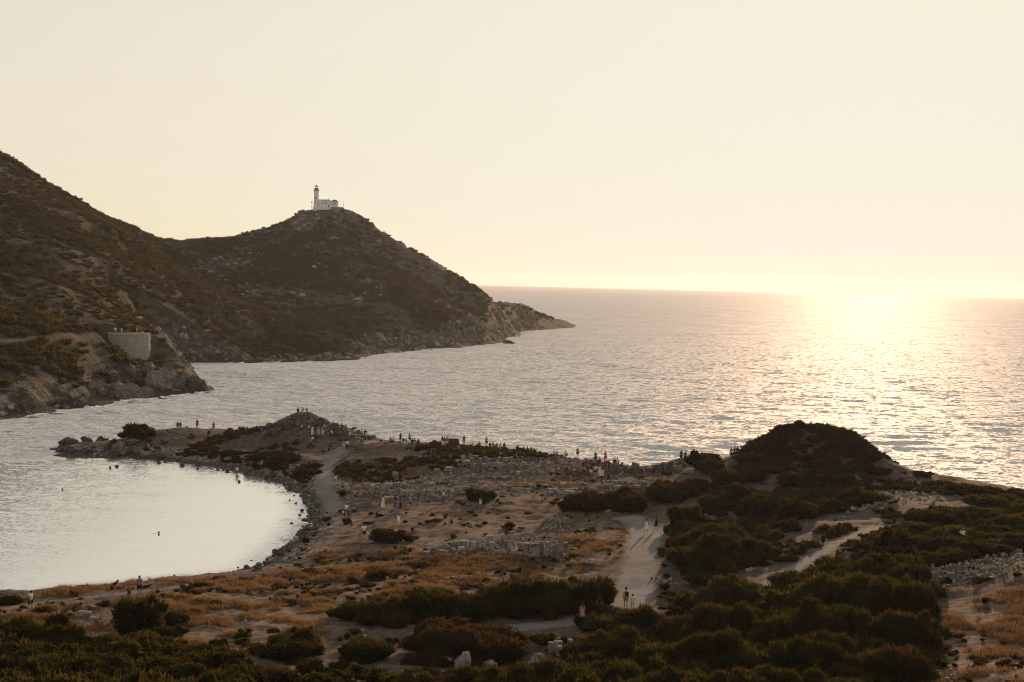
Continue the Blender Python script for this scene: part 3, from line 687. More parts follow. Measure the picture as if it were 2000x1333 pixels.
    scatter("headland_rocks", "grey broken rock outcrops along the headland shore and summit", P, np.stack([s * 1.3, s, s * 0.7], 1), ROCKC + ROCK[4:6], tilt=0.4)
ROCKC = [rock_mesh("outcrop", 60 + k, 2, 0.35, 1.0, M_cliff) for k in range(4)]
BX, BY, _b = at_depth(252, 655, 398)

# ------------------------------------------------------------------ shrubs one can tell apart
def add_shrub(px, py, w, h, mat, label, group=None, name="shrub"):
    g = near_at(px, py)
    if g is None: return None
    D = g[1]; R = 0.5 * w * mpp(D); D2 = D + 0.7 * R; x = g[0] * D2 / D; z = float(near_z(np.array([x]), np.array([D2]))[0])
    H = max(0.35, h * mpp(D) - 0.12 * R + max(g[2] - z, 0) * 0.5)
    cls = min(SHRUB, key=lambda c: abs(math.log(SHRUB[c][0][0] / R))); R0, H0, fm, sm = rnd.choice(SHRUB[cls])
    e = link(name, None); place(e, (x, D2, z - 0.05), rnd.uniform(0, 6.28), (R / R0, R / R0 * rnd.uniform(0.85, 1.1), H / H0))
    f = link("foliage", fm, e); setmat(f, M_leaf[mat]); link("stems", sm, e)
    tag(e, label, "shrub", group); return e
def do_shrubs():
    G = lambda lst, mat, label, group: [add_shrub(*q, (mat if rnd.random() < 0.8 else rnd.choice([0, 0, 1, 2])), label, group) for q in lst]
    ORD = ["leftmost", "second", "third", "fourth", "fifth", "sixth", "seventh", "eighth", "ninth", "tenth", "eleventh", "twelfth", "thirteenth", "rightmost"]
    def N(lst, mats, text, group):                                # shrubs told apart by their place in a row
        lst = sorted(lst)
        for k, q in enumerate(lst): add_shrub(*q, mats[k % len(mats)], text % ("rightmost" if k == len(lst) - 1 else ORD[k]), group)
    N([(685, 1216, 100, 40), (752, 1222, 135, 58), (838, 1214, 150, 68), (915, 1217, 125, 70), (990, 1208, 150, 80), (1078, 1210, 140, 80), (1155, 1203, 120, 84)], [0, 1, 0, 0], "dark green shrub, %s of the long hedge behind the sign", "shrubs of the long hedge beside the path")
    add_shrub(905, 1300, 275, 86, 2, "broad brownish domed shrub between the hedge and the lichen rock")
    add_shrub(712, 1300, 135, 58, 0, "dark dome shrub left of the broad brownish one")
    add_shrub(575, 1290, 165, 55, 0, "wide dark shrub at the lower edge of the golden grass")
    add_shrub(278, 1245, 125, 80, 0, "tall dark shrub below the standing man on the bay bank")
    add_shrub(106, 1250, 62, 58, 2, "narrow shrub with feathery tops beside the footpath")
    add_shrub(345, 1222, 60, 32, 1, "small olive shrub right of the tall dark one")
    add_shrub(330, 1252, 90, 30, 0, "low dark shrub in front of the golden slope")
    add_shrub(430, 1318, 120, 48, 0, "round dark shrub at the bottom edge left of the golden grass")
    N([(30, 1262, 150, 45), (118, 1282, 130, 44), (255, 1292, 190, 48), (366, 1294, 120, 32)], [0, 0, 1], "very dark shrub, %s in the upper row of the shaded bank at lower left", "shrubs of the shaded bank at lower left")
    N([(50, 1325, 220, 60), (185, 1338, 190, 55), (330, 1350, 200, 55)], [0], "very dark shrub, %s along the bottom edge of the shaded bank at lower left", "shrubs of the shaded bank at lower left")
    add_shrub(15, 1182, 55, 22, 0, "dark shrub at the left edge on the bay bank")
    add_shrub(762, 1064, 85, 32, 2, "rounded shrub on the bare ground below the white shirted man")
    add_shrub(937, 982, 78, 30, 0, "dark dome shrub behind the small two post panel")
    N([(520, 1345, 110, 40), (640, 1350, 130, 36), (790, 1352, 120, 40), (860, 1345, 90, 30), (950, 1352, 120, 44)], [2, 0, 1], "dark shrub, %s along the bottom edge between the grass and the boulders", "shrubs along the bottom edge")
    add_shrub(1737, 1098, 102, 68, 0, "round dark ball shrub beside the upper gravel path")
    ROWS = {"back": [(1480, 1182, 110, 34), (1555, 1168, 125, 40), (1640, 1152, 110, 46), (1722, 1152, 135, 58), (1778, 1168, 90, 60)],
            "second": [(1365, 1210, 100, 50), (1440, 1206, 130, 64), (1535, 1215, 120, 56), (1618, 1203, 150, 70), (1706, 1218, 140, 70), (1778, 1228, 115, 82)],
            "middle": [(1245, 1244, 130, 48), (1338, 1256, 105, 52), (1418, 1258, 160, 74), (1528, 1272, 135, 66), (1622, 1268, 175, 80), (1718, 1284, 140, 74), (1776, 1290, 118, 88)],
            "fourth": [(1132, 1304, 100, 46), (1212, 1304, 145, 64), (1306, 1322, 130, 58), (1396, 1322, 175, 76), (1508, 1338, 145, 62), (1602, 1334, 185, 76), (1706, 1348, 150, 72), (1756, 1346, 130, 80)],
            "front": [(1180, 1380, 180, 70), (1330, 1390, 190, 70), (1480, 1395, 190, 70), (1630, 1400, 190, 72), (1000, 1372, 160, 60)]}
    ORD = ["leftmost", "second", "third", "fourth", "fifth", "sixth", "seventh", "eighth", "ninth", "tenth", "eleventh", "twelfth", "thirteenth", "rightmost"]
    for rw, lst in ROWS.items():
        for k, q in enumerate(sorted(lst)):
            add_shrub(q[0], q[1], q[2] * 1.08, q[3] * 1.22, 0 if rnd.random() < 0.8 else rnd.choice([1, 1, 2]), "dark shrub, %s in the %s row of the thicket at lower right" % ("rightmost" if k == len(lst) - 1 else ORD[k], rw), "shrubs of the dense thicket at lower right")
    N([(1165, 1238, 100, 42), (1195, 1216, 70, 34), (1062, 1262, 60, 26)], [1], "olive shrub, %s beside the walkers at the foot of the path", "shrubs beside the walkers on the lower path")
    N([(1795, 1044, 90, 30), (1838, 1036, 140, 42), (1900, 1024, 110, 34), (1955, 1002, 150, 38), (2012, 998, 110, 40)], [1, 0, 1], "olive shrub, %s in the upper row above the rubble wall", "shrubs on the slope above the rubble wall")
    N([(1805, 1075, 100, 36), (1868, 1070, 140, 48), (1942, 1060, 115, 40), (2010, 1046, 140, 46)], [0, 1], "olive shrub, %s in the middle row above the rubble wall", "shrubs on the slope above the rubble wall")
    N([(1850, 1106, 120, 36), (1925, 1090, 105, 34), (1985, 1078, 125, 36)], [1, 2], "olive shrub, %s in the row just above the rubble wall", "shrubs on the slope above the rubble wall")
    N([(1840, 958, 90, 20), (1885, 968, 110, 24), (1930, 972, 90, 22), (1990, 974, 70, 20), (1805, 935, 50, 14)], [0], "low dark shrub, %s along the sea edge right of the mound", "shrubs along the sea edge right of the mound")
    L = [(1150, 1002, 110, 32), (1225, 1002, 120, 38), (1110, 1000, 50, 20), (1300, 986, 90, 28), (1290, 962, 62, 18), (1345, 975, 80, 24), (1360, 958, 60, 18), (1342, 1032, 82, 36), (1400, 1002, 90, 28), (1445, 992, 90, 34), (1485, 1012, 110, 34),
         (1402, 1068, 120, 32), (1340, 1118, 100, 38), (1400, 1118, 130, 52), (1455, 1092, 100, 36), (1560, 1016, 110, 34), (1622, 1004, 100, 26), (1682, 992, 110, 28), (1380, 1150, 110, 26),
         (1420, 950, 80, 30), (1470, 985, 80, 26), (1385, 928, 70, 24), (1330, 1075, 60, 24), (1250, 975, 60, 16), (1520, 990, 90, 26), (1590, 985, 90, 22)]
    bands = [("top", 0, 970), ("upper", 970, 1000), ("middle", 1000, 1034), ("lower", 1034, 1100), ("bottom", 1100, 2000)]
    for bn, lo, hi in bands:
        sel = sorted(q for q in L if lo <= q[1] < hi)
        for k, q in enumerate(sel): add_shrub(q[0], q[1], q[2], q[3] * 1.35, 0 if rnd.random() < 0.7 else rnd.choice([1, 2]), "low shrub, %s in the %s band between the gravel path and the mound" % ("rightmost" if k == len(sel) - 1 else ORD[min(k, 12)], bn), "shrubs on the slope between the path and the mound")
    N([(1500, 880, 50, 9), (1545, 862, 44, 9), (1668, 872, 40, 9), (1590, 905, 60, 12), (1500, 925, 60, 13)], [2, 1, 2], "dark shrub, %s on the steep mound by the sea", "shrubs on the steep mound")
    N([(1455, 912, 60, 24), (1465, 945, 90, 30), (1560, 955, 90, 28), (1640, 955, 90, 26), (1712, 935, 70, 20)], [0, 2, 0], "dark shrub, %s around the foot of the steep mound", "shrubs around the foot of the mound")
    add_shrub(1372, 917, 85, 40, 0, "black looking shrub against the sea left of the mound")
    add_shrub(268, 862, 82, 34, 0, "dark shrub crowning the root of the rocky mole")
    N([(430, 1135, 36, 10), (480, 1140, 44, 12), (540, 1150, 40, 12), (610, 1122, 44, 14), (660, 1126, 40, 12), (690, 1140, 34, 14), (735, 1135, 56, 22), (715, 1148, 36, 12), (820, 1110, 40, 14), (850, 1104, 36, 14), (560, 1185, 50, 14), (420, 1185, 40, 14), (380, 1200, 36, 12), (650, 1165, 60, 12)], [1, 0],
      "small dark tussock, %s on the golden grass slope", "tussocks on the golden grass slope")
    N([(560, 905, 70, 14), (600, 930, 60, 14), (540, 890, 60, 10), (500, 905, 60, 12), (610, 915, 50, 12), (690, 915, 60, 10), (760, 905, 70, 10), (830, 905, 60, 10), (860, 920, 50, 10), (450, 890, 60, 10), (400, 880, 50, 9)], [2, 0],
      "low brown shrub, %s on the isthmus behind the bay", "low shrubs on the isthmus behind the bay")
def do_undergrowth():
    r = np.random.default_rng(77); pts = []; sc = []
    def fill(poly, z, n, s0, s1):
        q = [at_z(a, b, z)[:2] for a, b in poly]; xs = [p[0] for p in q]; ys = [p[1] for p in q]; k = 0
        while k < n:
            x = r.uniform(min(xs), max(xs), 200); y = r.uniform(min(ys), max(ys), 200); ok = (poly_sd(x, y, q) > 0) & (path_d(x, y) > 2.0); x, y = x[ok][:n - k], y[ok][:n - k]
            pts.append(np.stack([x, y, near_z(x, y) - 0.05], 1)); a = s0 + (s1 - s0) * r.random(len(x)) ** 1.7; sc.append(np.stack([a, a * r.uniform(0.8, 1.2, len(x)), a * r.uniform(0.7, 1.35, len(x))], 1)); k += len(x)
    fill([(1300, 1200), (1470, 1172), (1620, 1135), (1770, 1115), (1815, 1200), (1830, 1345), (1720, 1440), (900, 1440), (1090, 1300), (1180, 1240)], 4.6, 420, 0.7, 2.0)
    fill([(-200, 1240), (120, 1250), (300, 1262), (450, 1290), (480, 1345), (500, 1440), (-250, 1440)], 3.4, 240, 0.7, 1.9)
    fill([(1320, 1000), (1420, 960), (1560, 975), (1690, 980), (1580, 1015), (1490, 1070), (1420, 1135), (1320, 1110), (1310, 1040)], 4.6, 120, 0.6, 1.5)
    fill([(1780, 1065), (1900, 1010), (2040, 975), (2060, 1070), (1900, 1100), (1800, 1110)], 6.6, 130, 0.6, 1.6)
    fill([(650, 1225), (680, 1180), (900, 1150), (1190, 1130), (1205, 1200), (1000, 1215)], 2.9, 60, 0.6, 1.4)
    fill([(470, 1300), (640, 1295), (700, 1305), (830, 1318), (1040, 1322), (1080, 1440), (450, 1440)], 3.8, 130, 0.4, 1.1)
    fill([(380, 1255), (500, 1250), (650, 1270), (760, 1262), (780, 1295), (480, 1300), (380, 1285)], 3.0, 30, 0.35, 0.9)
    P = np.concatenate(pts); S = np.concatenate(sc); M = []
    for k in range(4):
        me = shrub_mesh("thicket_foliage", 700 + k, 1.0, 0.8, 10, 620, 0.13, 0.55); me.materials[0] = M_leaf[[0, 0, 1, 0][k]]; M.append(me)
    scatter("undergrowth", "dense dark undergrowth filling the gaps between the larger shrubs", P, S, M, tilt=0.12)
# ------------------------------------------------------------------ stones and ruins
def gz(x, y): return float(near_z(np.array([x]), np.array([y]))[0])
def stone_at(px, py, w, h, name="boulder", label=None, cat=None, group=None, mat=None, parent=None, mesh=None, base=None, depth=None, tilt=0.25):
    """one stone standing where the photo shows its foot"""
    g = base or near_at(px, py) or at_z(px, py, 0.0)
    m = mpp(g[1]); W = w * m / 2; H = h * m; d = (depth or rnd.uniform(0.7, 1.1)) * W
    me = mesh or rnd.choice(ROCK); blk = me in BLOCK
    o = link(name, me, parent)
    y = g[1] + d * 0.6; x = g[0] * y / g[1]; z = g[2]
    if blk: place(o, (x, y, z + H * 0.42), rnd.uniform(-0.35, 0.35), (2 * W, 2 * d, H), (rnd.gauss(0, tilt * 0.2), rnd.gauss(0, tilt * 0.2)))
    else: place(o, (x, y, z + H * 0.36), rnd.uniform(0, 6.28), (W * 1.05, W * rnd.uniform(0.8, 1.1), H * 0.62), (rnd.gauss(0, tilt), rnd.gauss(0, tilt)))
    if mat: setmat(o, mat)
    if label: tag(o, label, cat, group)
    return o
def ruin(name, label, rows, mat=None, cat="ruin", group=None):
    """a ruined wall: Empty with its stones as parts; rows = (x0, y0, x1, y1, stones, min height px, max height px, block share, courses)"""
    g0 = near_at(rows[0][0], rows[0][1]); e = link(name, None); e.location = g0; tag(e, label, cat, group)
    inv = Vector(g0)
    for x0, y0, x1, y1, n, h0, h1, bs, courses in rows:
        step = (x1 - x0) / max(n, 1)
        for k in range(n):
            px = x0 + step * (k + 0.5) + rnd.gauss(0, step * 0.12); py = y0 + (y1 - y0) * (k + 0.5) / n + rnd.gauss(0, 0.8 if bs > 0.3 else 2.2)
            g = near_at(px, py)
            if g is None: continue
            m = mpp(g[1]); up = 0.0
            for c in range(max(1, courses - (rnd.random() < 0.4))):
                h = rnd.uniform(h0, h1); w = abs(step) * rnd.uniform(0.85, 1.25)
                blk = rnd.random() < bs; me = rnd.choice(BLOCK if blk else ROCK); o = link("stone_block" if blk else "stone", me, e)
                W, H = w * m, h * m; dd = W * rnd.uniform(0.7, 1.1)
                y = g[1] + dd * 0.5 + (rnd.gauss(0, 0.35) * W if not blk else 0); x = g[0] * y / g[1] + (rnd.gauss(0, 0.3) * W if not blk else 0); z = g[2] + up
                if blk: place(o, Vector((x, y, z + H * 0.45)) - inv, rnd.gauss(0, 0.12), (W, dd, H), (rnd.gauss(0, 0.04), rnd.gauss(0, 0.05)))
                else: place(o, Vector((x, y, z + H * 0.35)) - inv, rnd.uniform(0, 6.28), (W * 0.58, dd * 0.58, H * 0.62), (rnd.gauss(0, 0.25), rnd.gauss(0, 0.25)))
                if mat: setmat(o, mat)
                up += H * (0.93 if blk else 0.6)
    return e
def do_stones():
    ruin("ruined_wall", "ruined wall of pale squared blocks in front of the rubble heap", [
        (828, 1086, 905, 1080, 6, 8, 14, 0.6, 1), (905, 1078, 965, 1074, 5, 13, 20, 0.5, 1), (950, 1062, 1000, 1066, 4, 16, 24, 0.6, 1), (955, 1084, 1020, 1088, 6, 7, 12, 0.4, 1),
        (985, 1072, 1035, 1080, 4, 12, 18, 0.7, 1), (870, 1070, 940, 1066, 5, 8, 12, 0.4, 1), (1000, 1056, 1060, 1052, 12, 4, 7, 0.1, 2)])
    e = ruin("ashlar_corner", "squared stone wall corner of even courses beside the rubble heap", [(1036, 1092, 1072, 1088, 4, 7.5, 8.5, 1.0, 4), (1072, 1088, 1108, 1080, 5, 7, 8, 1.0, 3), (1108, 1080, 1128, 1076, 3, 7, 8, 1.0, 1)])
    ruin("rubble_heap", "heap of loose pale rubble above the ashlar corner", [(1050, 1036, 1120, 1036, 15, 4, 7, 0.05, 1), (1054, 1031, 1116, 1031, 14, 4, 7, 0.05, 2), (1058, 1027, 1112, 1027, 12, 4, 7, 0.05, 4), (1064, 1024, 1106, 1023, 10, 4, 7, 0.05, 5), (1072, 1062, 1118, 1056, 14, 4, 6, 0.05, 2)])
    ruin("fallen_wall", "long fallen wall of grey stones behind the people in the open", [
        (672, 962, 760, 966, 9, 6, 13, 0.6, 2), (760, 968, 850, 970, 9, 6, 12, 0.5, 2), (850, 966, 955, 955, 9, 5, 11, 0.5, 1), (700, 952, 800, 950, 9, 5, 9, 0.5, 1), (735, 975, 775, 976, 3, 5, 7, 0.9, 1), (800, 944, 900, 948, 8, 4, 8, 0.3, 1)])
    stone_at(772, 939, 11, 18, "standing_stone", "upright pale stone block standing behind the fallen wall", "stone", mesh=BLOCK[2], depth=0.8, tilt=0.1)
    stone_at(921, 916, 8, 22, "standing_stone", "tall narrow pale pillar stump among the upper ruins", "stone", mesh=BLOCK[3], depth=0.9, tilt=0.1)
    ruin("ruined_foundation", "scattered foundation blocks on the terrace below the seated people", [
        (880, 908, 925, 912, 4, 8, 13, 0.8, 1), (845, 922, 882, 920, 3, 5, 8, 0.8, 1), (930, 915, 1000, 914, 7, 8, 13, 0.7, 1), (995, 915, 1055, 920, 6, 9, 15, 0.7, 1), (1058, 914, 1075, 912, 2, 9, 12, 0.8, 1), (1000, 928, 1060, 926, 7, 6, 10, 0.5, 1), (1065, 922, 1110, 920, 4, 6, 10, 0.5, 1), (880, 895, 935, 897, 5, 5, 9, 0.5, 1), (935, 900, 1000, 902, 7, 5, 9, 0.4, 1)])
    ruin("seaside_wall", "brown block wall by the sea behind the standing group in white", [(1095, 928, 1150, 929, 7, 8, 12, 0.6, 2), (1190, 925, 1255, 923, 7, 8, 12, 0.4, 2), (1234, 921, 1250, 920, 2, 14, 18, 0.7, 1)], M_cliff)
    ruin("seaside_wall", "brown stone wall by the sea right of the notch with water", [(1263, 923, 1340, 923, 9, 8, 11, 0.5, 2), (1290, 911, 1345, 909, 7, 6, 10, 0.4, 1)], M_cliff)
    ruin("stone_paving", "broken pale paving slabs left of the dark walker", [(980, 952, 1070, 951, 9, 3, 5, 0.9, 1), (1000, 957, 1040, 959, 5, 3, 5, 0.9, 1), (1060, 964, 1180, 968, 12, 3, 6, 0.8, 1), (1070, 958, 1130, 960, 6, 3, 5, 0.8, 1), (930, 935, 1000, 934, 7, 3, 4, 0.9, 1)], cat="paving")
    ruin("stone_paving", "broken pale paving slabs below the dark walker", [(1165, 952, 1250, 955, 10, 4, 7, 0.9, 1), (1185, 944, 1268, 946, 10, 4, 6, 0.9, 1), (1205, 940, 1268, 940, 7, 4, 6, 0.9, 1)], cat="paving")
    ruin("dry_stone_wall", "low line of pale rubble across the field right of the mound", [(1670, 986, 1745, 978, 14, 5, 8, 0.1, 1), (1680, 992, 1740, 984, 10, 4, 7, 0.1, 1), (1770, 966, 1825, 946, 10, 4, 6, 0.1, 1)], cat="wall")
    ruin("dry_stone_wall", "wide pale rubble wall climbing to the right edge", [(1796, 1122, 2010, 1078, 30, 6, 10, 0.15, 1), (1800, 1129, 2010, 1085, 28, 6, 10, 0.15, 1), (1798, 1136, 2010, 1092, 36, 4, 7, 0.05, 1), (1800, 1143, 2010, 1099, 34, 3, 7, 0.05, 1), (1800, 1150, 2010, 1106, 34, 3, 6, 0.05, 1), (1802, 1158, 1990, 1116, 26, 3, 6, 0.05, 1), (1800, 1166, 1880, 1142, 12, 3, 6, 0.05, 1)], cat="wall")
    ruin("dry_stone_wall", "heap of pale rubble at the bottom right corner", [(1796, 1318, 1862, 1322, 9, 8, 13, 0.1, 1), (1800, 1330, 1868, 1334, 9, 8, 14, 0.1, 2), (1810, 1305, 1850, 1300, 6, 7, 11, 0.1, 1)], cat="wall")
    ruin("dry_stone_wall", "short line of pale stones beside the gravel path", [(1275, 1130, 1335, 1146, 11, 5, 8, 0.1, 1), (1280, 1138, 1330, 1150, 8, 5, 8, 0.1, 1)], cat="wall")
    ruin("dry_stone_wall", "short coursed dry stone wall above the round lichen boulder", [(1070, 1282, 1095, 1284, 2, 9, 11, 0.8, 3), (1088, 1274, 1118, 1270, 3, 9, 11, 0.9, 2)], cat="wall")
    ruin("dry_stone_wall", "crumbling pale wall half hidden beside the tall dark shrub", [(130, 1200, 200, 1212, 6, 7, 12, 0.4, 1), (175, 1224, 232, 1218, 6, 8, 13, 0.5, 2), (135, 1186, 185, 1192, 5, 5, 9, 0.4, 1)], cat="wall")
    ruin("stone_row", "broken row of white stones at the edge of the long hedge", [(826, 1146, 880, 1138, 7, 4, 7, 0.2, 1), (870, 1136, 930, 1126, 6, 4, 7, 0.5, 1)])
    stone_at(1048, 1316, 50, 38, "boulder", "round pale lichen boulder below the dry stone wall", "boulder", mesh=BIGROCK[0])
    for q, l in [((868, 1300, 32, 22), "left lump of the pale lichen rock in front of the brownish shrub"), ((903, 1306, 30, 33), "right taller lump of the pale lichen rock in front of the brownish shrub"), ((668, 1292, 18, 14), "single white boulder at the foot of the dark dome shrub"),
                 ((955, 1306, 36, 14), "low pale stone right of the lichen rock"), ((642, 1100, 13, 8), "left of two pale stones on the slope above the golden grass"), ((671, 1100, 17, 7), "right of two pale stones on the slope above the golden grass"),
                 ((1120, 1103, 14, 11), "left of two pale stones in the grass left of the path"), ((1153, 1104, 22, 10), "right of two pale stones in the grass left of the path"), ((1140, 1060, 14, 10), "pale stone right of the ashlar corner"),
                 ((1465, 1117, 18, 6), "flat pale slab at the start of the upper gravel path"), ((578, 1060, 20, 10), "largest grey boulder on the pebbly bay beach"), ((578, 946, 12, 6), "pale flat stone on the beach head"),
                 ((858, 1114, 15, 4), "flat white slab in the golden grass"), ((1187, 1002, 14, 6), "white stone at the near edge of the low shrubs"), ((1824, 965, 10, 6), "white stone in the field right of the mound"),
                 ((1664, 998, 8, 8), "white stone left of the rubble line"), ((1345, 924, 22, 7), "white block in front of the black looking shrub"), ((190, 1330, 24, 10), "white block at the bottom edge under the shaded bank"), ((292, 1331, 26, 8), "long white block at the bottom edge right of its twin")]:
        stone_at(*q, "boulder", l, "boulder", mesh=(rnd.choice(BIGROCK) if "lichen rock" in l and "lump" in l else BLOCK[1] if "slab" in l or "block" in l or "stone row" in l else rnd.choice(ROCK)))
    # dark blocks by the sea on which people sit
    stone_at(883, 872, 24, 16, "stone_block", "big dark squared block on the crest beside three walkers", "block", mesh=BLOCK[0], mat=M_dark, depth=0.9, tilt=0.05)
    stone_at(708, 858, 44, 8, "stone_block", "long dark stone ledge under the seated row at the mound foot", "block", mesh=BLOCK[4], mat=M_dark, depth=0.5, tilt=0.05)
    # mole of fallen blocks
    for k, (px, py, w, h) in enumerate([(135, 877, 46, 24), (170, 872, 30, 20), (196, 872, 26, 14), (118, 889, 22, 20), (140, 893, 30, 22), (165, 893, 24, 18), (185, 894, 22, 14), (205, 893, 26, 14), (152, 899, 18, 10), (186, 897, 16, 7),
                                        (222, 892, 22, 14), (240, 890, 24, 16), (212, 880, 18, 12), (232, 878, 22, 14), (255, 886, 20, 14), (272, 890, 24, 14), (252, 872, 30, 9), (262, 866, 22, 8), (288, 894, 26, 12), (300, 888, 20, 10), (315, 897, 28, 9), (285, 878, 18, 10), (246, 862, 16, 9), (225, 866, 14, 10),
                                        (330, 892, 20, 8), (308, 880, 18, 8), (322, 868, 16, 8), (340, 862, 14, 7), (295, 850, 18, 8), (318, 850, 16, 7), (354, 858, 12, 6), (370, 858, 12, 6)]):
        stone_at(px, py, w, h, "boulder", ["large slab topping the outer end of the rocky mole", "second slab from the outer end of the rocky mole", "tilted slab near the middle of the rocky mole"][k] if k < 3 else "grey fallen block of the rocky mole in the bay", "boulder", None if k < 3 else "fallen blocks of the mole",
                 M_dark if k < 10 or rnd.random() < 0.4 else M_cliff, None, rnd.choice(BIGROCK) if w > 18 else rnd.choice(ROCK), at_z(px, min(py, 893), -0.35) if k < 10 else None, tilt=0.35)
    # stones on the rocky mound with the lookout
    for k in range(46):
        px = rnd.uniform(505, 705); top = 806 + abs(px - 592) * (0.42 if px < 592 else 0.46); py = rnd.uniform(top + 4, top + 22)
        stone_at(px, py, rnd.uniform(9, 28), rnd.uniform(7, 16), "boulder", "dark rock on the lookout mound with seated people", "boulder", "rocks of the lookout mound", M_dark if rnd.random() < 0.8 else M_cliff)
    # crest rocks between the groups of people
    for k in range(34):
        px = rnd.uniform(880, 1240); py = 878 + (px - 880) * 0.09 + rnd.uniform(-3, 8)
        stone_at(px, py, rnd.uniform(6, 16), rnd.uniform(4, 8), "boulder", "brown rock on the sea crest below the seated people", "boulder", "rocks along the sea crest", M_cliff)
    # boulders of the bay beach
    shore = [(482, 1112), (505, 1108), (530, 1088), (560, 1066), (590, 1044), (602, 1020), (600, 992), (588, 968), (560, 948), (520, 934), (470, 922)]
    seg = list(zip(shore[:-1], shore[1:]))
    for k in range(190):
        (ax, ay), (bx, by) = rnd.choice(seg[:8]) if rnd.random() < 0.85 else rnd.choice(seg[8:]); t = rnd.random(); inland = rnd.random() ** 1.5 * 26
        px = ax + (bx - ax) * t + inland * 0.95; py = ay + (by - ay) * t - (inland * 0.15 if k % 2 else 0) + rnd.uniform(-2, 4)
        s = rnd.uniform(4, 9) if rnd.random() < 0.8 else rnd.uniform(9, 16)
        stone_at(px, py, s, s * rnd.uniform(0.5, 0.8), "boulder", "grey boulder on the pebbly beach of the calm bay", "boulder", "boulders on the bay beach", rnd.choice([M_dark, M_dark, M_cliff]))
    for px, py, w in [(228, 913, 9), (215, 915, 6), (310, 905, 9), (322, 903, 7), (348, 902, 9), (356, 911, 11), (385, 910, 13), (386, 917, 6), (425, 918, 10), (436, 918, 5), (444, 922, 9), (467, 942, 6), (590, 1000, 9), (585, 1008, 7), (595, 1018, 11), (570, 1026, 8), (592, 1032, 8), (578, 985, 6), (566, 978, 5), (575, 970, 5), (562, 960, 5),
                      (583, 1042, 5), (575, 1052, 6), (553, 1070, 6), (542, 1078, 5), (491, 1097, 6), (482, 1112, 15), (497, 1110, 9), (465, 1110, 5), (228, 899, 3)]:
        stone_at(px, py, w, w * 0.6, "boulder", "dark stone breaking the surface of the calm bay", "boulder", "stones in the water of the bay", M_dark, None, None, at_z(px, py, -0.03))
    # cliff boulders of the promontory under the bastion
    for px, py, w, h, l in [(312, 758, 66, 44, "great smooth grey boulder at the foot of the promontory cliff"), (340, 762, 40, 40, "grey boulder right of the great smooth one on the promontory"), (372, 762, 52, 34, "dark boulder near the outer tip of the promontory"), (240, 782, 76, 38, "broad pale boulder in the middle of the promontory cliff"),
                            (275, 782, 54, 26, "sloping grey boulder left of the great smooth one"), (215, 742, 40, 24, "upper grey outcrop left on the promontory cliff"), (255, 735, 44, 28, "upper grey outcrop below the bastion"), (285, 728, 36, 20, "upper outcrop right below the bastion"), (185, 770, 44, 26, "brown boulder at the left end of the promontory cliff"), (345, 738, 40, 18, "upper ledge rock near the outer tip"),
                            (392, 764, 26, 14, "lowest rock at the outer tip of the promontory"), (50, 800, 40, 18, "dark shore rock at the far left edge"), (110, 796, 44, 18, "dark shore rock left of the white surf"), (150, 792, 40, 16, "dark shore rock above the white surf"), (1172, 671, 22, 5, "low dark rock awash off the headland shore")]:
        g = far_at(px, py - 4) or at_z(px, py, 0.0); m = mpp(g[1]); W = w * m / 2
        o = link("boulder", rnd.choice(BIGROCK)); place(o, (g[0], g[1] + W * 0.35, g[2] + h * m * 0.12), rnd.uniform(0, 6.28), (W, W * 0.9, h * m * 0.62), (rnd.gauss(0.2, 0.15), rnd.gauss(0.25, 0.15)))
        if l.startswith("low dark rock awash"): o.location = Vector(at_z(993, 671, 0.0))
        setmat(o, M_dark if "dark" in l else M_cliff); tag(o, l, "boulder")

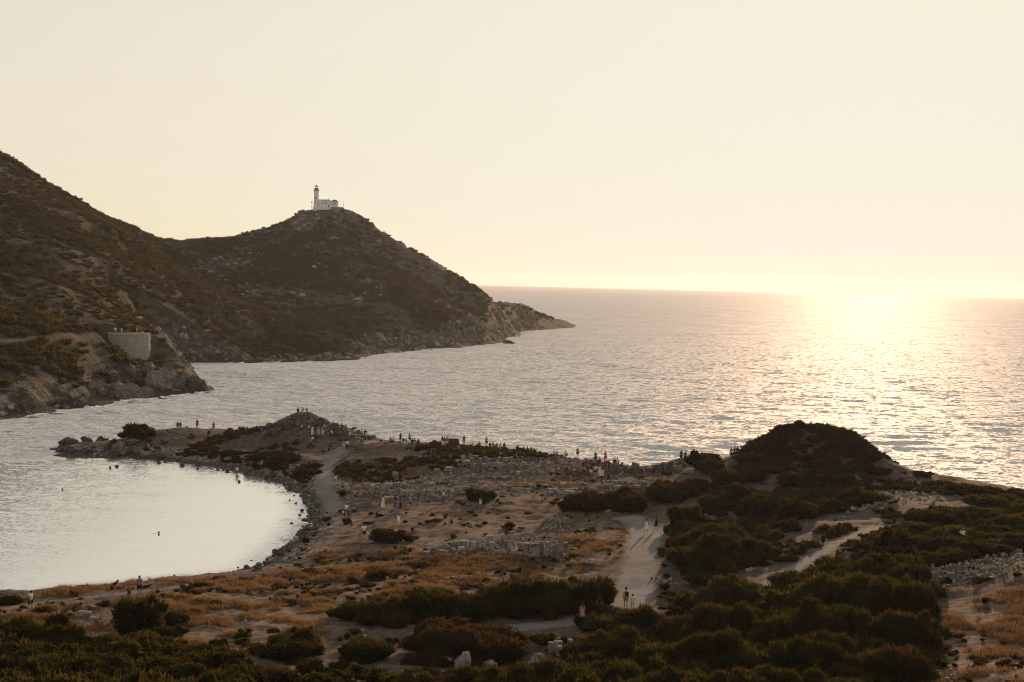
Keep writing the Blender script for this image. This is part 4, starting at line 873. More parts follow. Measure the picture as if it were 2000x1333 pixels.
# ------------------------------------------------------------------ lighthouse, bastion, signs
M_white = plain("whitewash", (0.84, 0.82, 0.80), 0.85); M_roof = plain("weathered_roof", (0.10, 0.075, 0.06)); M_metal = plain("dark_iron", (0.05, 0.045, 0.045), 0.5)
M_glass = None
def glass_material():
    t = NT("lantern_glass"); b = t.n("ShaderNodeBsdfPrincipled", Base__Color=(0.9, 0.92, 0.9, 1), Roughness=0.05)
    b.inputs["Transmission Weight"].default_value = 0.85; return t.done(b.outputs[0])
M_glass = glass_material(); M_hole = plain("dark_opening", (0.02, 0.018, 0.016)); M_wood = plain("weathered_wood", (0.22, 0.19, 0.16)); M_sign = plain("white_board", (0.62, 0.60, 0.57), 0.6)
def do_lighthouse():
    x, y, z = at_depth(617.5, 404.5, 806); e = link("lighthouse", None); e.location = (x, y, z); e.rotation_euler[2] = 0.04
    tag(e, "white lighthouse with keeper's house on the headland summit", "lighthouse")
    MB().lathe([(1.75, -2.5), (1.75, 0.1), (1.45, 0.4), (1.3, 8.8), (1.5, 9.1), (1.5, 9.35)], 8).build("tower", M_white, e)
    g = MB().lathe([(1.75, 9.36), (1.75, 9.55)], 12).build("gallery", M_metal, e)
    rl = MB()
    for k in range(12):
        a = k * math.pi / 6; rl.tube([(1.65 * math.cos(a), 1.65 * math.sin(a), 9.5), (1.65 * math.cos(a), 1.65 * math.sin(a), 10.4)], [0.035, 0.035], 4)
        b = a + math.pi / 6
        for zz in (9.95, 10.4): rl.tube([(1.65 * math.cos(a), 1.65 * math.sin(a), zz), (1.65 * math.cos(b), 1.65 * math.sin(b), zz)], [0.03, 0.03], 4)
    rl.build("railing", M_metal, g)
    ln = MB().lathe([(0.95, 9.55), (0.95, 10.5)], 10).build("lantern_base", M_metal, e)
    MB().lathe([(0.9, 10.51), (0.9, 11.35)], 10).build("lantern_glass", M_glass, ln)
    MB().lathe([(1.1, 11.36), (0.95, 11.65), (0.45, 12.0), (0.12, 12.15), (0.1, 12.45)], 12).build("lantern_roof", M_metal, ln)
    MB().tube([(0, 0, 12.4), (0, 0, 13.0)], [0.04, 0.02], 5).build("lightning_rod", M_metal, ln)
    h = MB().box(1.35, 8.2, -1.6, 3.2, -2.5, 3.75).build("house", M_white, e)
    w2 = MB().box(8.2, 12.4, -1.9, 3.4, -2.5, 3.2).build("annex", M_white, e)
    MB().box(3.2, 7.2, -1.75, 2.6, 3.752, 4.05).build("roof", M_roof, h); MB().box(1.5, 8.1, -1.68, -1.45, 3.755, 4.2).build("parapet", M_white, h)
    MB().add([(8.0, -2.1, 3.2), (12.6, -2.1, 3.2), (12.6, 3.6, 3.2), (8.0, 3.6, 3.2), (9.4, 0.7, 4.2), (11.2, 0.7, 4.2)], [(0, 1, 5, 4), (1, 2, 5), (2, 3, 4, 5), (3, 0, 4), (3, 2, 1, 0)]).build("roof", M_roof, w2)
    MB().box(6.6, 7.1, 0, 0.5, 4.06, 4.9).build("chimney", M_white, h); MB().box(10.1, 10.5, 0.3, 0.7, 4.0, 4.8).build("chimney", M_white, w2)
    for xx in (9.5, 10.8): MB().box(xx, xx + 0.55, -1.95, -1.88, 1.5, 2.3).build("window", M_hole, w2)
    for xx in (3.6, 5.4): MB().box(xx, xx + 0.5, -1.65, -1.58, 1.7, 2.6).build("window", M_hole, h)
    MB().box(6.7, 7.5, -1.65, -1.58, 0.0, 1.3).build("door", M_wood, h)
    MB().box(-0.3, 0.3, -1.43, -1.3, 4.6, 5.4).build("window", M_hole, e)
    # terrace wall and posts near the house
    p = far_at(656, 413); o = MB().box(-2.6, 2.6, -0.5, 2.0, -1.5, 2.3).build("retaining_wall", M_stone); o.location = Vector(p) + Vector((0, 0, 0)); tag(o, "pale retaining wall on the summit below the lighthouse", "wall")
    p = far_at(609, 408) or at_depth(609, 405, 806); m = MB().tube([(0, 0, -1.0), (0, 0, 2.3)], [0.12, 0.1], 6); m.box(-0.35, 0.35, -0.3, 0.3, 2.3, 2.9)
    o = m.build("beacon_post", M_metal); o.location = at_depth(609, 404, 806); tag(o, "short post with a box head left of the lighthouse", "post")
    o = MB().tube([(0, 0, -1.2), (0, 0, 2.4)], [0.08, 0.06], 6).build("flag_pole", M_metal); o.location = at_depth(670.5, 402, 806); tag(o, "thin bare pole right of the lighthouse house", "pole")
    o = MB().tube([(0, 0, -1.0), (0, 0, 1.6)], [0.09, 0.08], 6).build("fence_post", M_wood); o.location = at_depth(664, 405.5, 805); tag(o, "stub post between the lighthouse house and the bare pole", "post")

def do_bastion():
    e = link("bastion", None); tag(e, "round pale stone bastion on the promontory with visitors on top", "bastion")
    R = 5.75; zt = at_depth(252, 652, 392)[2]; zb = zt - 8.5; e.location = (BX, BY, zb); Hh = zt - zb
    MB().lathe([(R - 0.25, -2), (R - 0.3, Hh - 0.1)], 48).build("core", M_cliff, e)
    st = MB(); r = random.Random(4); rows = 15; ch = Hh / rows
    for k in range(rows):
        n = 34; off = r.random()
        for j in range(n):
            a0 = 2 * math.pi * (j + off) / n + 0.004; a1 = 2 * math.pi * (j + 1 + off) / n - 0.004; ro = R + r.uniform(-0.07, 0.07) + 0.03 * (rows - k) * 0.5; z0 = k * ch + 0.03; z1 = (k + 1) * ch - 0.03
            V = [((R - 0.4) * math.cos(a), (R - 0.4) * math.sin(a), zz) for zz in (z0, z1) for a in (a0, a1)] + [(ro * math.cos(a), ro * math.sin(a), zz) for zz in (z0, z1) for a in (a0, a1)]
            st.add(V, [(4, 5, 7, 6), (0, 2, 3, 1), (0, 4, 6, 2), (1, 3, 7, 5), (2, 6, 7, 3), (0, 1, 5, 4)])
    o = st.build("stone_courses", stone_material("bastion_limestone", (0.36, 0.325, 0.29), (0.60, 0.55, 0.50), 0.2), e); o["kind"] = "stuff"
    MB().lathe([(R - 0.35, Hh - 0.5), (R - 0.35, Hh - 0.2)], 40).build("floor", M_cliff, e)
    global BZ; BZ = zb + Hh - 0.2
def do_signs():
    g = near_at(1084, 1170); e = link("sign", None); e.location = g; H = (1170 - 1138) * mpp(g[1]); tag(e, "small white board on a thin post in front of the long hedge", "sign")
    MB().tube([(0, 0, -0.2), (0, 0, H)], [0.05, 0.045], 8).build("post", M_wood, e)
    MB().box(0.02, 0.62, -0.09, -0.055, H - 0.5, H - 0.06).build("board", M_sign, e)
    for px, py, w, h, l in [(845, 900, 8, 24, "pale two post frame with a top rail left of the upper ruins"), (938, 999, 5, 25, "narrow two post information panel on the bare ground")]:
        g = near_at(px, py); m = mpp(g[1]); W, H = w * m, h * m; e = link("information_sign", None); e.location = g; tag(e, l, "sign")
        for s in (-1, 1): MB().tube([(s * W / 2, 0, -0.2), (s * W / 2, 0, H)], [0.06, 0.055], 6).build("post", M_wood, e)
        MB().tube([(-W / 2, 0, H * 0.97), (W / 2, 0, H * 0.97)], [0.05, 0.05], 6).build("rail", M_wood, e)
        if "panel" in l: MB().box(-W / 2 + 0.03, W / 2 - 0.03, -0.03, 0.03, H * 0.55, H * 0.9).build("board", M_sign, e)
    for px, py, h, l in [(661, 863, 15, "left of two dark poles on the isthmus path"), (667, 862, 18, "right taller of two dark poles on the isthmus path")]:
        g = near_at(px, py); o = MB().tube([(0, 0, -0.2), (0, 0, h * mpp(g[1]))], [0.07, 0.06], 6).build("pole", M_metal); o.location = g; tag(o, l, "pole")
def do_bird():
    D = 122; p = at_depth(1880, 1043, D); e = link("bird", None); e.location = p; e.rotation_euler = (0.25, 0.2, 0.9); tag(e, "white bird flying low over the olive shrubs", "bird")
    M_b = plain("white_feathers", (0.82, 0.80, 0.76)); s = 0.55
    MB().tube([(0, -0.5 * s, 0), (0, -0.3 * s, 0.02), (0, 0.05 * s, 0.03), (0, 0.35 * s, 0.05), (0, 0.5 * s, 0.06), (0, 0.6 * s, 0.05)], [0.03 * s, 0.1 * s, 0.14 * s, 0.1 * s, 0.08 * s, 0.015 * s], 8).build("body", M_b, e, True)
    for sd in (-1, 1):
        w = MB(); pr = [(0.0, 0.22, -0.12, 0.05), (0.35, 0.28, -0.08, 0.3), (0.7, 0.2, -0.1, 0.42), (1.1, -0.02, -0.12, 0.4)]; V = []
        for x, y0, y1, z in pr: V += [(sd * x * s, y0 * s, z * s + 0.02), (sd * x * s, y1 * s, z * s + 0.02), (sd * x * s, y0 * s, z * s), (sd * x * s, y1 * s, z * s)]
        F = []
        for i in range(3):
            a = 4 * i; b = a + 4; F += [(a, b, b + 1, a + 1), (a + 2, a + 3, b + 3, b + 2), (a, a + 2, b + 2, b), (a + 1, b + 1, b + 3, a + 3)]
        F += [(0, 1, 3, 2), (12, 14, 15, 13)]
        w.add(V, F); w.build("wing", M_b, e)
    MB().add([(-0.03, -0.48 * s, 0), (0.03, -0.48 * s, 0), (0.1 * s, -0.72 * s, 0.01), (-0.1 * s, -0.72 * s, 0.01), (-0.03, -0.48 * s, 0.02), (0.03, -0.48 * s, 0.02), (0.1 * s, -0.72 * s, 0.03), (-0.1 * s, -0.72 * s, 0.03)],
             [(0, 1, 2, 3), (4, 7, 6, 5), (0, 4, 5, 1), (2, 6, 7, 3), (1, 5, 6, 2), (3, 7, 4, 0)]).build("tail", M_b, e)
def do_foam():
    t = NT("sea_foam"); b = t.n("ShaderNodeBsdfPrincipled", Base__Color=(0.80, 0.79, 0.77, 1), Roughness=0.9); M_foam = t.done(b.outputs[0])
    F = [rock_mesh("foam_fleck", 300 + k, 2, 0.7, 0.12, M_foam) for k in range(3)]; P = []; S = []
    r = random.Random(9)
    for x0, y0, x1, y1, n, sp in [(168, 795, 205, 794, 26, 2), (60, 812, 110, 806, 16, 1.5), (112, 806, 140, 800, 12, 1.5), (228, 786, 300, 779, 40, 2), (300, 777, 372, 769, 18, 1.2), (385, 767, 408, 764, 10, 1), (170, 799, 225, 801, 16, 2.5),
                                  (704, 699, 722, 695, 30, 1), (722, 694, 760, 691, 12, 0.8), (820, 684, 850, 681, 14, 0.6), (885, 679, 930, 676, 10, 0.5), (1002, 656, 1030, 650, 14, 0.7), (440, 709, 640, 706, 16, 0.5), (0, 840, 30, 836, 8, 2), (2, 862, 18, 858, 4, 1)]:
        for k in range(n):
            q = r.random(); p = at_z(x0 + (x1 - x0) * q + r.gauss(0, 2), y0 + (y1 - y0) * q + abs(r.gauss(0, sp)), 0.06); P.append(p); S.append((r.uniform(0.4, 1.9), r.uniform(0.3, 1.2), r.uniform(0.6, 1.6)))
    o = scatter("surf", "white surf breaking along the promontory and headland rocks", np.array(P), np.array(S), F, tilt=0.1)
# ------------------------------------------------------------------ people
def skin_mesh(name, joints, edges, mat, sub=1, root=0):
    """joints: name -> (x, y, z, radius); grown with a Skin modifier, then a Subdivision"""
    keys = list(joints); bm = bmesh.new(); sk = bm.verts.layers.skin.verify(); vs_ = {}
    for k in keys:
        x, y, z, r = joints[k]; v = bm.verts.new((x, y, z)); v[sk].radius = (r, r); v[sk].use_root = (k == keys[root]); vs_[k] = v
    for a, b in edges: bm.edges.new((vs_[a], vs_[b]))
    me = bpy.data.meshes.new(name + "_skeleton"); bm.to_mesh(me); bm.free()
    o = bpy.data.objects.new(name + "_skeleton", me); COL.objects.link(o)
    o.modifiers.new("skin", 'SKIN').use_smooth_shade = True
    s = o.modifiers.new("sub", 'SUBSURF'); s.levels = sub; s.render_levels = sub
    dg = bpy.context.evaluated_depsgraph_get(); m2 = bpy.data.meshes.new_from_object(o.evaluated_get(dg)); m2.name = name
    bpy.data.objects.remove(o); bpy.data.meshes.remove(me); m2.materials.clear(); m2.materials.append(mat); return m2
M_skin = [plain("skin_tanned", (0.33, 0.19, 0.13), 0.6), plain("skin_fair", (0.45, 0.28, 0.20), 0.6)]
CLOTH = {k: plain("cloth_" + k, c, 0.9) for k, c in dict(white=(0.85, 0.83, 0.80), cream=(0.72, 0.66, 0.55), black=(0.018, 0.018, 0.02), navy=(0.03, 0.04, 0.07), grey=(0.22, 0.22, 0.22), pink=(0.55, 0.28, 0.25), red=(0.42, 0.04, 0.03), orange=(0.75, 0.14, 0.04),
         blue=(0.25, 0.33, 0.42), olive=(0.10, 0.10, 0.06), denim=(0.09, 0.12, 0.19), brown=(0.14, 0.08, 0.05), wine=(0.20, 0.035, 0.04)).items()}
HAIR = plain("dark_hair", (0.025, 0.018, 0.013), 0.6)
def pose_joints(pose):
    J = dict(pelvis=(0, 0, .93, .115), spine=(0, .0, 1.09, .11), chest=(0, 0, 1.28, .125), neck0=(0, -.005, 1.43, .06), neck=(0, 0, 1.49, .05), head=(0, .012, 1.575, .088), crown=(0, 0, 1.67, .07), nose=(0, .10, 1.56, .014), chin=(0, .055, 1.515, .04))
    for s, n in ((-1, 'l'), (1, 'r')):
        J.update({n + 'sh': (s * .17, 0, 1.385, .058), n + 'el': (s * .215, -.02, 1.11, .042), n + 'wr': (s * .225, .04, .88, .028), n + 'pa': (s * .228, .06, .81, .034),
                  n + 'hip': (s * .09, 0, .87, .088), n + 'kn': (s * .1, .02, .49, .06), n + 'an': (s * .1, -.02, .085, .042), n + 'to': (s * .115, .13, .035, .034), n + 'ear': (s * .088, 0, 1.575, .016)})
    def mv(k, x, y, z): J[k] = (x, y, z, J[k][3])
    def fing(n, s):
        x, y, z, _ = J[n + 'pa']; wx, wy, wz, _ = J[n + 'wr']; d = Vector((x - wx, y - wy, z - wz)).normalized(); a = d.orthogonal().normalized(); b = Vector((0, 1, 0)) if abs(d.y) < 0.8 else Vector((0, 0, 1)); b = (b - d * b.dot(d)).normalized()
        for i, (o, l) in enumerate(((-.026, .07), (-.009, .082), (.009, .078), (.026, .06))): q = Vector((x, y, z)) + b * o + d * l; J[n + 'f%d' % i] = (*q, .0085)
        q = Vector((x, y, z)) + b * .05 - d * .005; J[n + 'th'] = (*q, .010)
    if pose == "walk":
        mv('lkn', -.1, .16, .52); mv('lan', -.1, .22, .10); mv('lto', -.11, .37, .06); mv('rkn', .1, -.04, .5); mv('ran', .1, -.30, .13); mv('rto', .11, -.18, .04)
        mv('lel', -.22, -.14, 1.13); mv('lwr', -.22, -.16, .9); mv('lpa', -.22, -.15, .83); mv('rel', .22, .06, 1.12); mv('rwr', .21, .2, .93); mv('rpa', .205, .25, .88)
    if pose == "sit":
        for k in list(J): mv(k, J[k][0], J[k][1], J[k][2] - .78)
        for s, n in ((-1, 'l'), (1, 'r')):
            mv(n + 'kn', s * .14, .40, .46); mv(n + 'an', s * .13, .52, .07); mv(n + 'to', s * .14, .66, .035); mv(n + 'hip', s * .09, .03, .11); mv(n + 'el', s * .24, .08, .36); mv(n + 'wr', s * .15, .30, .42); mv(n + 'pa', s * .11, .36, .44)
    if pose == "bend":
        for k, (y, z) in dict(spine=(.10, 1.05), chest=(.28, 1.17), neck0=(.40, 1.26), neck=(.44, 1.30), head=(.51, 1.36), crown=(.55, 1.44), nose=(.59, 1.32), chin=(.535, 1.295)).items(): mv(k, 0, y, z)
        for s, n in ((-1, 'l'), (1, 'r')):
            mv(n + 'sh', s * .17, .36, 1.22); mv(n + 'ear', s * .088, .5, 1.37); mv(n + 'el', s * .2, .45, .98); mv(n + 'wr', s * .16, .66, .92); mv(n + 'pa', s * .15, .73, .92)
        mv('lkn', -.1, .16, .5); mv('lan', -.1, .1, .09); mv('lto', -.11, .25, .04); mv('rkn', .1, -.04, .5); mv('ran', .1, -.28, .12); mv('rto', .11, -.15, .04)
    if pose == "armsup":
        for s, n in ((-1, 'l'), (1, 'r')): mv(n + 'el', s * .30, .08, 1.36); mv(n + 'wr', s * .16, .16, 1.55); mv(n + 'pa', s * .11, .17, 1.61)
    if pose == "swim":
        for k in list(J): mv(k, J[k][0], J[k][1], J[k][2] - 1.47)
        for s, n in ((-1, 'l'), (1, 'r')): mv(n + 'el', s * .34, .15, -.06); mv(n + 'wr', s * .4, .38, -.02); mv(n + 'pa', s * .4, .45, -.01)
    for n in 'lr': fing(n, 1)
    E = [('pelvis', 'spine'), ('spine', 'chest'), ('chest', 'neck0'), ('neck0', 'neck'), ('neck', 'head'), ('head', 'crown'), ('head', 'nose'), ('head', 'chin')]
    for n in 'lr': E += [('chest', n + 'sh'), (n + 'sh', n + 'el'), (n + 'el', n + 'wr'), (n + 'wr', n + 'pa'), ('pelvis', n + 'hip'), (n + 'hip', n + 'kn'), (n + 'kn', n + 'an'), (n + 'an', n + 'to'), ('head', n + 'ear'), (n + 'pa', n + 'th')] + [(n + 'pa', n + 'f%d' % i) for i in range(4)]
    return J, E
BODY = {}
def sub_mesh(name, J, E, keys, grow, mat, short=None):
    K = {k: (*J[k][:3], J[k][3] + grow) for k in keys}
    if short:
        for k, (a, b, t) in short.items(): K[k] = tuple(J[a][i] + (J[b][i] - J[a][i]) * t for i in range(3)) + (J[a][3] + (J[b][3] - J[a][3]) * t + grow + 0.012,)
    return K
def make_body(pose):
    J, E = pose_joints(pose); B = {}
    B["body"] = skin_mesh("person", J, E, M_skin[0])
    K = sub_mesh("shirt", J, E, ["spine", "chest", "pelvis", "lsh", "rsh"], 0.022, None, {"ls": ("lsh", "lel", .62), "rs": ("rsh", "rel", .62), "nk": ("chest", "neck0", .75)})
    B["shirt"] = skin_mesh("shirt", K, [("spine", "chest"), ("spine", "pelvis"), ("chest", "lsh"), ("chest", "rsh"), ("lsh", "ls"), ("rsh", "rs"), ("chest", "nk")], CLOTH["white"])
    for nm, t in (("shorts", .85), ("trousers", 1.0)):
        K = sub_mesh(nm, J, E, ["pelvis", "lhip", "rhip"], 0.024, None, {"lk": ("lhip", "lkn", t), "rk": ("rhip", "rkn", t)})
        Ed = [("pelvis", "lhip"), ("pelvis", "rhip"), ("lhip", "lk"), ("rhip", "rk")]
        if nm == "trousers":
            for n in "lr": K[n + "a"] = tuple(J[n + "an"][:2]) + (J[n + "an"][2] + .02, J[n + "an"][3] + .03); Ed.append((n + "k", n + "a"))
        B[nm] = skin_mesh(nm, K, Ed, CLOTH["black"])
    if pose in ("stand", "walk", "armsup"):
        for nm, zb, rb in (("long_dress", .10, .30), ("short_dress", .58, .24)):
            m = MB(); m.lathe([(rb, zb), (rb * .97, zb + .05), (.20, .78), (.175, .92), (.145, 1.08), (.165, 1.28), (.15, 1.38), (.08, 1.435)], 18)
            me = m.mesh(nm, CLOTH["white"], True); V = np.array([v.co[:] for v in me.vertices]); a = np.arctan2(V[:, 1], V[:, 0])
            V[:, :2] *= (1 + 0.09 * np.sin(a * 7 + V[:, 2] * 5) * np.clip((.95 - V[:, 2]) / .8, 0, 1))[:, None]; V[:, 1] *= .8; me.vertices.foreach_set("co", V.ravel()); B[nm] = me
    h = J["head"]; c = J["crown"]; nk = J["neck"]
    K = dict(a=(h[0], h[1] - .025, h[2] + .02, .092), b=(c[0], c[1] - .01, c[2], .082), c=(h[0], h[1] - .055, h[2] - .04, .06)); B["short_hair"] = skin_mesh("hair", K, [("a", "b"), ("a", "c")], HAIR)
    K["d"] = (nk[0], nk[1] - .085, nk[2] - .08, .065); K["e"] = (nk[0], nk[1] - .13, nk[2] - .26, .05); B["long_hair"] = skin_mesh("hair", K, [("a", "b"), ("a", "c"), ("c", "d"), ("d", "e")], HAIR)
    m = MB(); m.lathe([(.20, c[2] - .06), (.20, c[2] - .045), (.105, c[2] - .04), (.10, c[2] + .06), (.05, c[2] + .085)], 16, 0, c[1]); B["hat"] = m.mesh("hat", CLOTH["cream"], True)
    m = MB(); m.box(-.14, .14, -.33 + J["chest"][1], -.13 + J["chest"][1], J["spine"][2] - .05, J["chest"][2] + .12); B["backpack"] = m.mesh("backpack", CLOTH["black"])
    return B
def person(loc, pose, rz, label, top="white", low="black", hair="short_hair", kind="shorts", h=1.72, extra=(), group=None, skin=None):
    if pose not in BODY: BODY[pose] = make_body(pose)
    B = BODY[pose]; o = link("person", B["body"]); setmat(o, M_skin[rnd.randrange(2) if skin is None else skin]); s = h / 1.74
    place(o, loc, rz, (s, s, s))
    def part(nm, key, mat): p = link(nm, B[key], o); setmat(p, mat); return p
    if kind in ("long_dress", "short_dress"): part("dress", kind, CLOTH[top])
    else:
        if top: part("shirt", "shirt", CLOTH[top])
        if low: part(kind, kind, CLOTH[low])
    if hair: part("hair", hair, HAIR)
    for x in extra: part(x, x, CLOTH["cream" if x == "hat" else "black"])
    tag(o, label, "person", group); return o
def do_people():
    PI = math.pi
    def P(px, py, pose, rz, label, **k):                          # rz: 0 looks away from the camera, towards the sea
        g = near_at(px, py)
        if g is None: g = at_z(px, py, 2.5)
        zoff = k.pop("dz", 0.0); return person((g[0], g[1], g[2] + zoff), pose, rz, label, **k)
    # bay bank
    P(60, 1194, "walk", 1.2, "person in a pale shirt walking on the path at the left edge", top="white", low="black")
    P(218, 1166, "bend", -1.3, "dark dressed person leaning forward with an arm out on the bay bank", top="black", low="black")
    P(251, 1162, "sit", -0.4, "small seated child between the leaning and the standing person", top="black", low="black", h=1.2)
    P(272, 1164, "stand", 0.3, "man in dark vest and shorts standing on the bay bank", top="grey", low="black", h=1.8)
    # open ground
    P(711, 1055, "walk", 0.2, "man in a white t-shirt and dark shorts walking with a child", top="white", low="black", h=1.82)
    P(703, 1056, "walk", 0.2, "child in pink beside the man in the white t-shirt", top="pink", low="pink", h=1.2)
    P(677, 1011, "walk", 2.6, "man in a white shirt with a dark shoulder bag near the beach", top="white", low="brown", h=1.8, extra=("backpack",))
    P(670, 1011, "stand", 2.6, "toddler in white next to the man with the shoulder bag", top="white", low="black", h=0.95)
    P(694, 980, "walk", 0.1, "person in a pale pink shirt and black shorts below the fallen wall", top="pink", low="black")
    P(748, 993, "stand", -0.4, "woman in a long cream dress standing apart", top="cream", kind="long_dress", hair="long_hair")
    P(772, 994, "stand", 0.6, "left person in dark clothes in the posing cluster", top="black", low="brown", kind="trousers")
    P(782, 997, "stand", -0.5, "right person in dark clothes in the posing cluster", top="olive", low="black", kind="trousers", hair="long_hair")
    P(776, 1003, "armsup", 0.0, "person in grey with raised arms photographing the cluster", top="grey", low="grey", kind="trousers")
    P(778, 1024, "walk", 3.0, "person in white trousers and grey shawl walking out of the cluster", top="grey", low="white", kind="trousers", hair="long_hair")
    P(774, 1018, "stand", 3.0, "child in dark clothes beside the person in white trousers", top="navy", low="black", h=1.1)
    P(801, 991, "stand", 0.4, "child with a white sun hat right of the cluster", top="pink", low="wine", h=1.3, extra=("hat",))
    P(866, 984, "stand", 2.0, "person in a white top and wine red trousers", top="white", low="wine", kind="trousers")
    P(872, 993, "walk", 2.4, "child in pale blue beside the person in wine red trousers", top="blue", low="wine", h=1.15)
    P(655, 944, "walk", 0.4, "woman in a dark top and white skirt on the pale track", top="black", low="white", hair="long_hair")
    P(678, 880, "stand", 0.1, "man in white shirt and dark trousers at the bend of the track", top="white", low="black", kind="trousers")
    P(671, 879, "stand", 0.4, "woman in pink beside the man at the bend of the track", top="pink", low="cream", hair="long_hair")
    g = at_z(463, 926, 0.0); person((g[0], g[1], -0.45), "stand", 0.2, "man in a pale shirt wading at the bay shore", top="cream", low="wine")
    # mole root
    P(347, 834, "sit", 0.3, "left of the couple sitting at the root of the mole", top="black", low="black")
    P(352, 834, "sit", 0.0, "right of the couple sitting at the root of the mole", top="navy", low="black")
    P(385, 838, "stand", 0.2, "dark standing person on the shore left of the lookout mound", top="black", low="black")
    P(417, 843, "stand", -0.2, "standing person in brown nearest the left foot of the lookout mound", top="brown", low="olive")
    # lookout mound
    P(582, 806, "sit", 0.2, "dark person seated left on the top of the lookout mound", top="black", low="denim")
    P(591, 804, "sit", -0.2, "person in blue seated in the middle on the top of the lookout mound", top="blue", low="black")
    P(599, 805, "sit", 0.1, "person in a red shirt seated right on the top of the lookout mound", top="red", low="pink")
    row = [(589, 847, "blue", "black", "stand"), (603, 848, "white", "black", "stand"), (610, 851, "cream", "white", "stand"), (622, 850, "orange", "cream", "stand"), (630, 851, "grey", "cream", "stand"), (640, 850, "black", "brown", "stand"), (633, 846, "pink", "black", "stand")]
    desc = ["leftmost person in blue standing at the foot of the lookout mound", "person in a white shirt standing second at the foot of the lookout mound", "person in cream and white in the queue below the lookout mound", "person in an orange top in the queue below the lookout mound", "person in grey top in the queue below the lookout mound", "person in black shirt at the right end of the queue", "person in pink at the back of the queue"]
    for (x, y, t, l, p), d in zip(row, desc): P(x, y, p, rnd.uniform(-1.5, 1.5), d, top=t, low=l, kind="trousers" if l in ("white", "cream") else "shorts")
    P(649, 852, "bend", 1.0, "child in white bending down right of the queue", top="white", low="cream", h=1.2)
    P(611, 862, "sit", 2.6, "person in white and red sitting below the queue", top="white", low="red")
    P(570, 828, "stand", 0.4, "dark person standing on the left slope of the lookout mound", top="black", low="black")
    for x, y, t, l in [(634, 826, "cream", "black"), (650, 832, "white", "black"), (660, 836, "cream", "olive"), (668, 837, "wine", "black"), (675, 839, "pink", "black")]:
        P(x, y, "sit", rnd.uniform(-0.5, 0.3), "person with a %s top seated on the right slope of the lookout mound%s" % (t, ", upper one" if y < 830 else ""), top=t, low=l)
    P(683, 855, "stand", 0.2, "person in pale blue standing at the end of the stone ledge", top="blue", low="cream", kind="trousers")
    for x, y, t, w in [(692, 851, "cream", "first"), (700, 852, "black", "second"), (706, 852, "white", "third"), (713, 853, "navy", "fourth")]: P(x, y, "sit", 0.1, "%s seated person from the left on the long stone ledge" % w, top=t, low="black", dz=0.35)
    P(716, 862, "stand", 0.0, "person in cream standing right of the stone ledge", top="cream", low="brown")
    # water edge group
    for x, y, p, t, l, d in [(763, 865, "sit", "grey", "black", "leftmost seated person of the group at the water"), (768, 864, "sit", "white", "black", "second seated person in white of the group at the water"), (782, 866, "stand", "navy", "black", "standing person in navy of the group at the water"), (788, 866, "sit", "black", "white", "seated person in black and white of the group at the water"),
                             (793, 867, "sit", "pink", "white", "seated person in pink of the group at the water"), (800, 866, "stand", "blue", "black", "tall standing person of the group at the water"), (805, 867, "sit", "black", "black", "seated person in black right of the tall one at the water"), (810, 867, "sit", "grey", "cream", "second seated person from the right at the water"), (817, 868, "sit", "wine", "black", "rightmost seated person of the group at the water")]:
        P(x, y, p, rnd.uniform(-0.4, 0.4), d, top=t, low=l)
    # crest
    for x, y, p, t, l, d in [(864, 873, "stand", "black", "white", "left walker in white trousers beside the dark block"), (868, 874, "stand", "brown", "cream", "middle walker in cream trousers beside the dark block"), (873, 873, "stand", "orange", "white", "right walker beside the dark block")]: P(x, y, p, rnd.uniform(-.6, .6), d, top=t, low=l, kind="trousers")
    P(906, 871, "stand", 0.2, "person in bright orange shorts and black top on the crest", top="black", low="orange", hair="long_hair", h=1.78)
    P(895, 879, "sit", 0.4, "person in pink sitting below the orange shorts", top="pink", low="black")
    P(923, 877, "sit", -0.4, "person in white crouching right of the orange shorts", top="white", low="white")
    for x, y, p, t, d in [(936, 873, "sit", "wine", "seated person in wine red on the crest"), (950, 873, "stand", "blue", "standing person in pale blue on the crest"), (957, 874, "sit", "black", "first dark seated person right of the pale blue one"), (963, 874, "sit", "grey", "seated person in grey right of the pale blue one"), (970, 876, "sit", "navy", "seated person in navy on the crest"), (977, 876, "sit", "cream", "seated person in cream on the crest"), (985, 875, "sit", "black", "last seated person of the crest row before the gap"),
                          (1011, 880, "sit", "black", "large dark seated person after the gap on the crest"), (1023, 882, "sit", "brown", "seated person in brown on the crest"), (1030, 883, "sit", "wine", "seated person in dull red on the crest"), (1037, 883, "sit", "olive", "seated person in olive on the crest"),
                          (1082, 889, "sit", "white", "left of two seated people in white shirts on the crest"), (1088, 889, "sit", "white", "right of two seated people in white shirts on the crest"), (1105, 892, "sit", "pink", "seated person in pink alone on the crest"), (1128, 895, "stand", "grey", "person in grey standing alone on the crest")]:
        P(x, y, p, rnd.uniform(-0.5, 0.5), d, top=t, low="black")
    for x, y, p, t, l, d in [(1163, 905, "stand", "black", "black", "person in black standing left of the red dressed pair"), (1171, 906, "sit", "wine", "black", "person in wine red seated left of the red dressed pair"), (1182, 904, "stand", "orange", "red", "left of the red dressed pair above the wall"), (1188, 904, "stand", "red", "red", "right of the red dressed pair above the wall"), (1200, 907, "sit", "black", "black", "dark person seated right of the red dressed pair"), (1206, 907, "sit", "white", "black", "person in white seated right of the red dressed pair")]:
        P(x, y, p, rnd.uniform(-.4, .4), d, top=t, low=l)
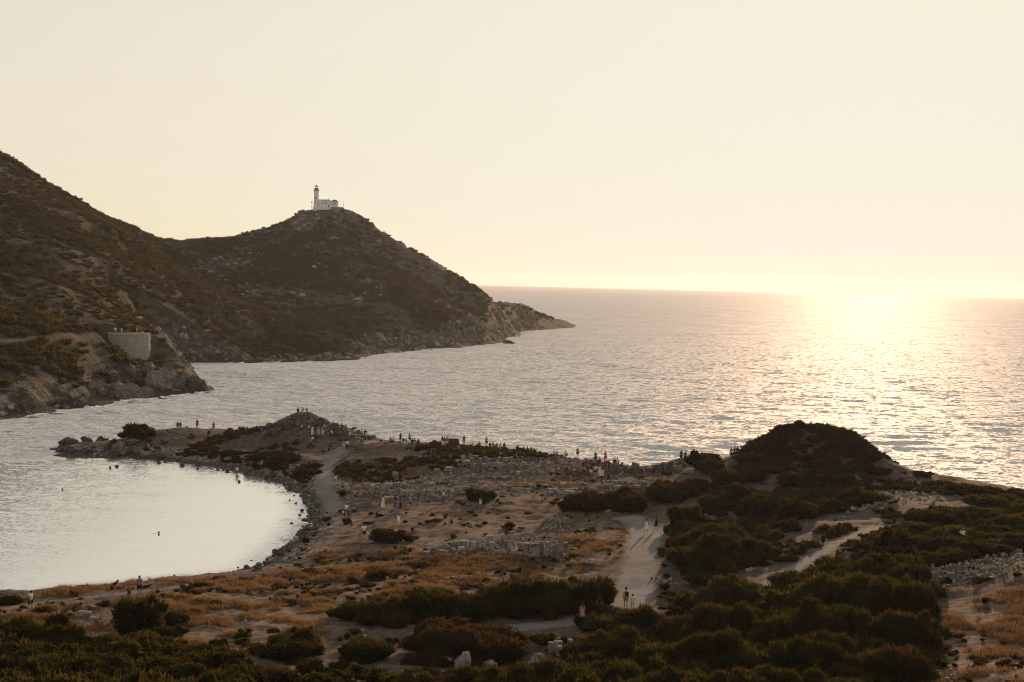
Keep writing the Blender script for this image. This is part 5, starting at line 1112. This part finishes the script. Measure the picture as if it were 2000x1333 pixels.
    for x, y, t, l, k, d in [(1154, 931, "black", "white", "shorts", "woman in black top and white shorts before the seaside wall"), (1163, 931, "white", "black", "shorts", "person in a white top before the seaside wall"), (1171, 932, "white", "white", "trousers", "person all in white with wide trousers before the seaside wall"), (1177, 932, "wine", "white", "trousers", "woman in wine top and white trousers before the seaside wall"), (1182, 929, "olive", "brown", "trousers", "person in olive at the back of the group in white")]:
        P(x, y, "stand", rnd.uniform(-.5, .5), d, top=t, low=l, kind=k, hair=rnd.choice(["short_hair", "long_hair"]))
    P(1188, 941, "walk", -1.4, "person all in black striding across the bare ground", top="black", low="black", kind="trousers", h=1.8)
    P(1189, 922, "stand", 0.2, "person in dark blue standing behind the black striding one", top="navy", low="black", kind="trousers")
    for x, y, t, d in [(1330, 902, "black", "left small figure on the seaside wall right of the notch"), (1338, 903, "brown", "right small figure on the seaside wall right of the notch"), (1428, 898, "grey", "left of three small figures at the foot of the mound"), (1434, 897, "black", "middle of three small figures at the foot of the mound"), (1440, 896, "black", "right of three small figures at the foot of the mound")]:
        P(x, y, "stand", 0.2, d, top=t, low="black")
    # gravel path
    P(1262, 1043, "walk", 0.3, "woman in a short white dress walking up the gravel path", top="white", kind="short_dress", hair="long_hair", skin=1)
    P(1281, 1038, "walk", 0.2, "woman in a short black dress on the gravel path", top="black", kind="short_dress", hair="long_hair", skin=1)
    P(1137, 1218, "walk", 0.1, "woman in a pink dress on the lower path", top="pink", kind="long_dress", hair="long_hair")
    P(1171, 1203, "walk", -0.6, "person in black half hidden behind the olive shrub", top="black", low="black", kind="trousers")
    P(1222, 1188, "stand", 0.1, "man in a pale shirt with a black backpack at the foot of the path", top="white", low="grey", extra=("backpack",), h=1.8)
    P(1235, 1189, "stand", 0.1, "child in white beside the man with the backpack", top="white", low="cream", h=1.25)
    # bastion
    for k, (a, q, t, l, d) in enumerate([(-4.6, 1.5, "white", "black", "leftmost visitor on the round bastion"), (-3.9, 0.5, "white", "cream", "second visitor from the left on the round bastion"), (-1.8, -1.0, "white", "white", "visitor in white on the round bastion"), (-0.3, 0.0, "wine", "black", "visitor in wine red on the round bastion"), (2.4, -0.5, "cream", "orange", "visitor in cream and orange on the round bastion"), (3.2, 0.4, "orange", "black", "visitor in an orange top on the round bastion"), (4.2, -1.5, "white", "black", "rightmost seated visitor on the round bastion")]):
        person((BX + a, BY + q, BZ), "sit" if k == 6 else "stand", rnd.uniform(-.6, .6), d, top=t, low=l)
    # swimmers
    for px, py, d in [(122, 957, "lone swimmer's head and shoulders in the calm bay"), (216, 916, "swimmer beside the stone off the mole"), (310, 1042, "swimmer in the middle of the bay below the flare")]:
        g = at_z(px, py, 0.0); person((g[0], g[1], -0.02), "swim", rnd.uniform(0, 6), d.replace(" below the flare", " nearest to the camera"), top=None, low=None)

do_bastion(); do_lighthouse(); do_stones(); do_signs(); do_shrubs(); do_scatter(); do_undergrowth(); do_foam(); do_bird(); do_people()


# ------------------------------------------------------------------ haze
def build_haze():
    bm = bmesh.new(); bmesh.ops.create_cube(bm, size=1.0)
    for v in bm.verts: v.co = Vector((v.co.x * 42000, v.co.y * 19000 + 8500, -5.0 if v.co.z < 0 else 128.0))
    me = bpy.data.meshes.new("haze"); bm.to_mesh(me); bm.free()
    m = bpy.data.materials.new("haze_air"); m.use_nodes = True; nt = m.node_tree; nt.nodes.clear()
    out = nt.nodes.new("ShaderNodeOutputMaterial"); v = nt.nodes.new("ShaderNodeVolumePrincipled")
    v.inputs["Color"].default_value = (0.88, 0.93, 1.0, 1); v.inputs["Density"].default_value = HAZE; v.inputs["Anisotropy"].default_value = 0.48
    nt.links.new(v.outputs[0], out.inputs[1]); me.materials.append(m)
    tag(link("haze", me), "thin warm evening haze over sea and headland", kind="stuff")
HAZE = 0.00005
build_haze()
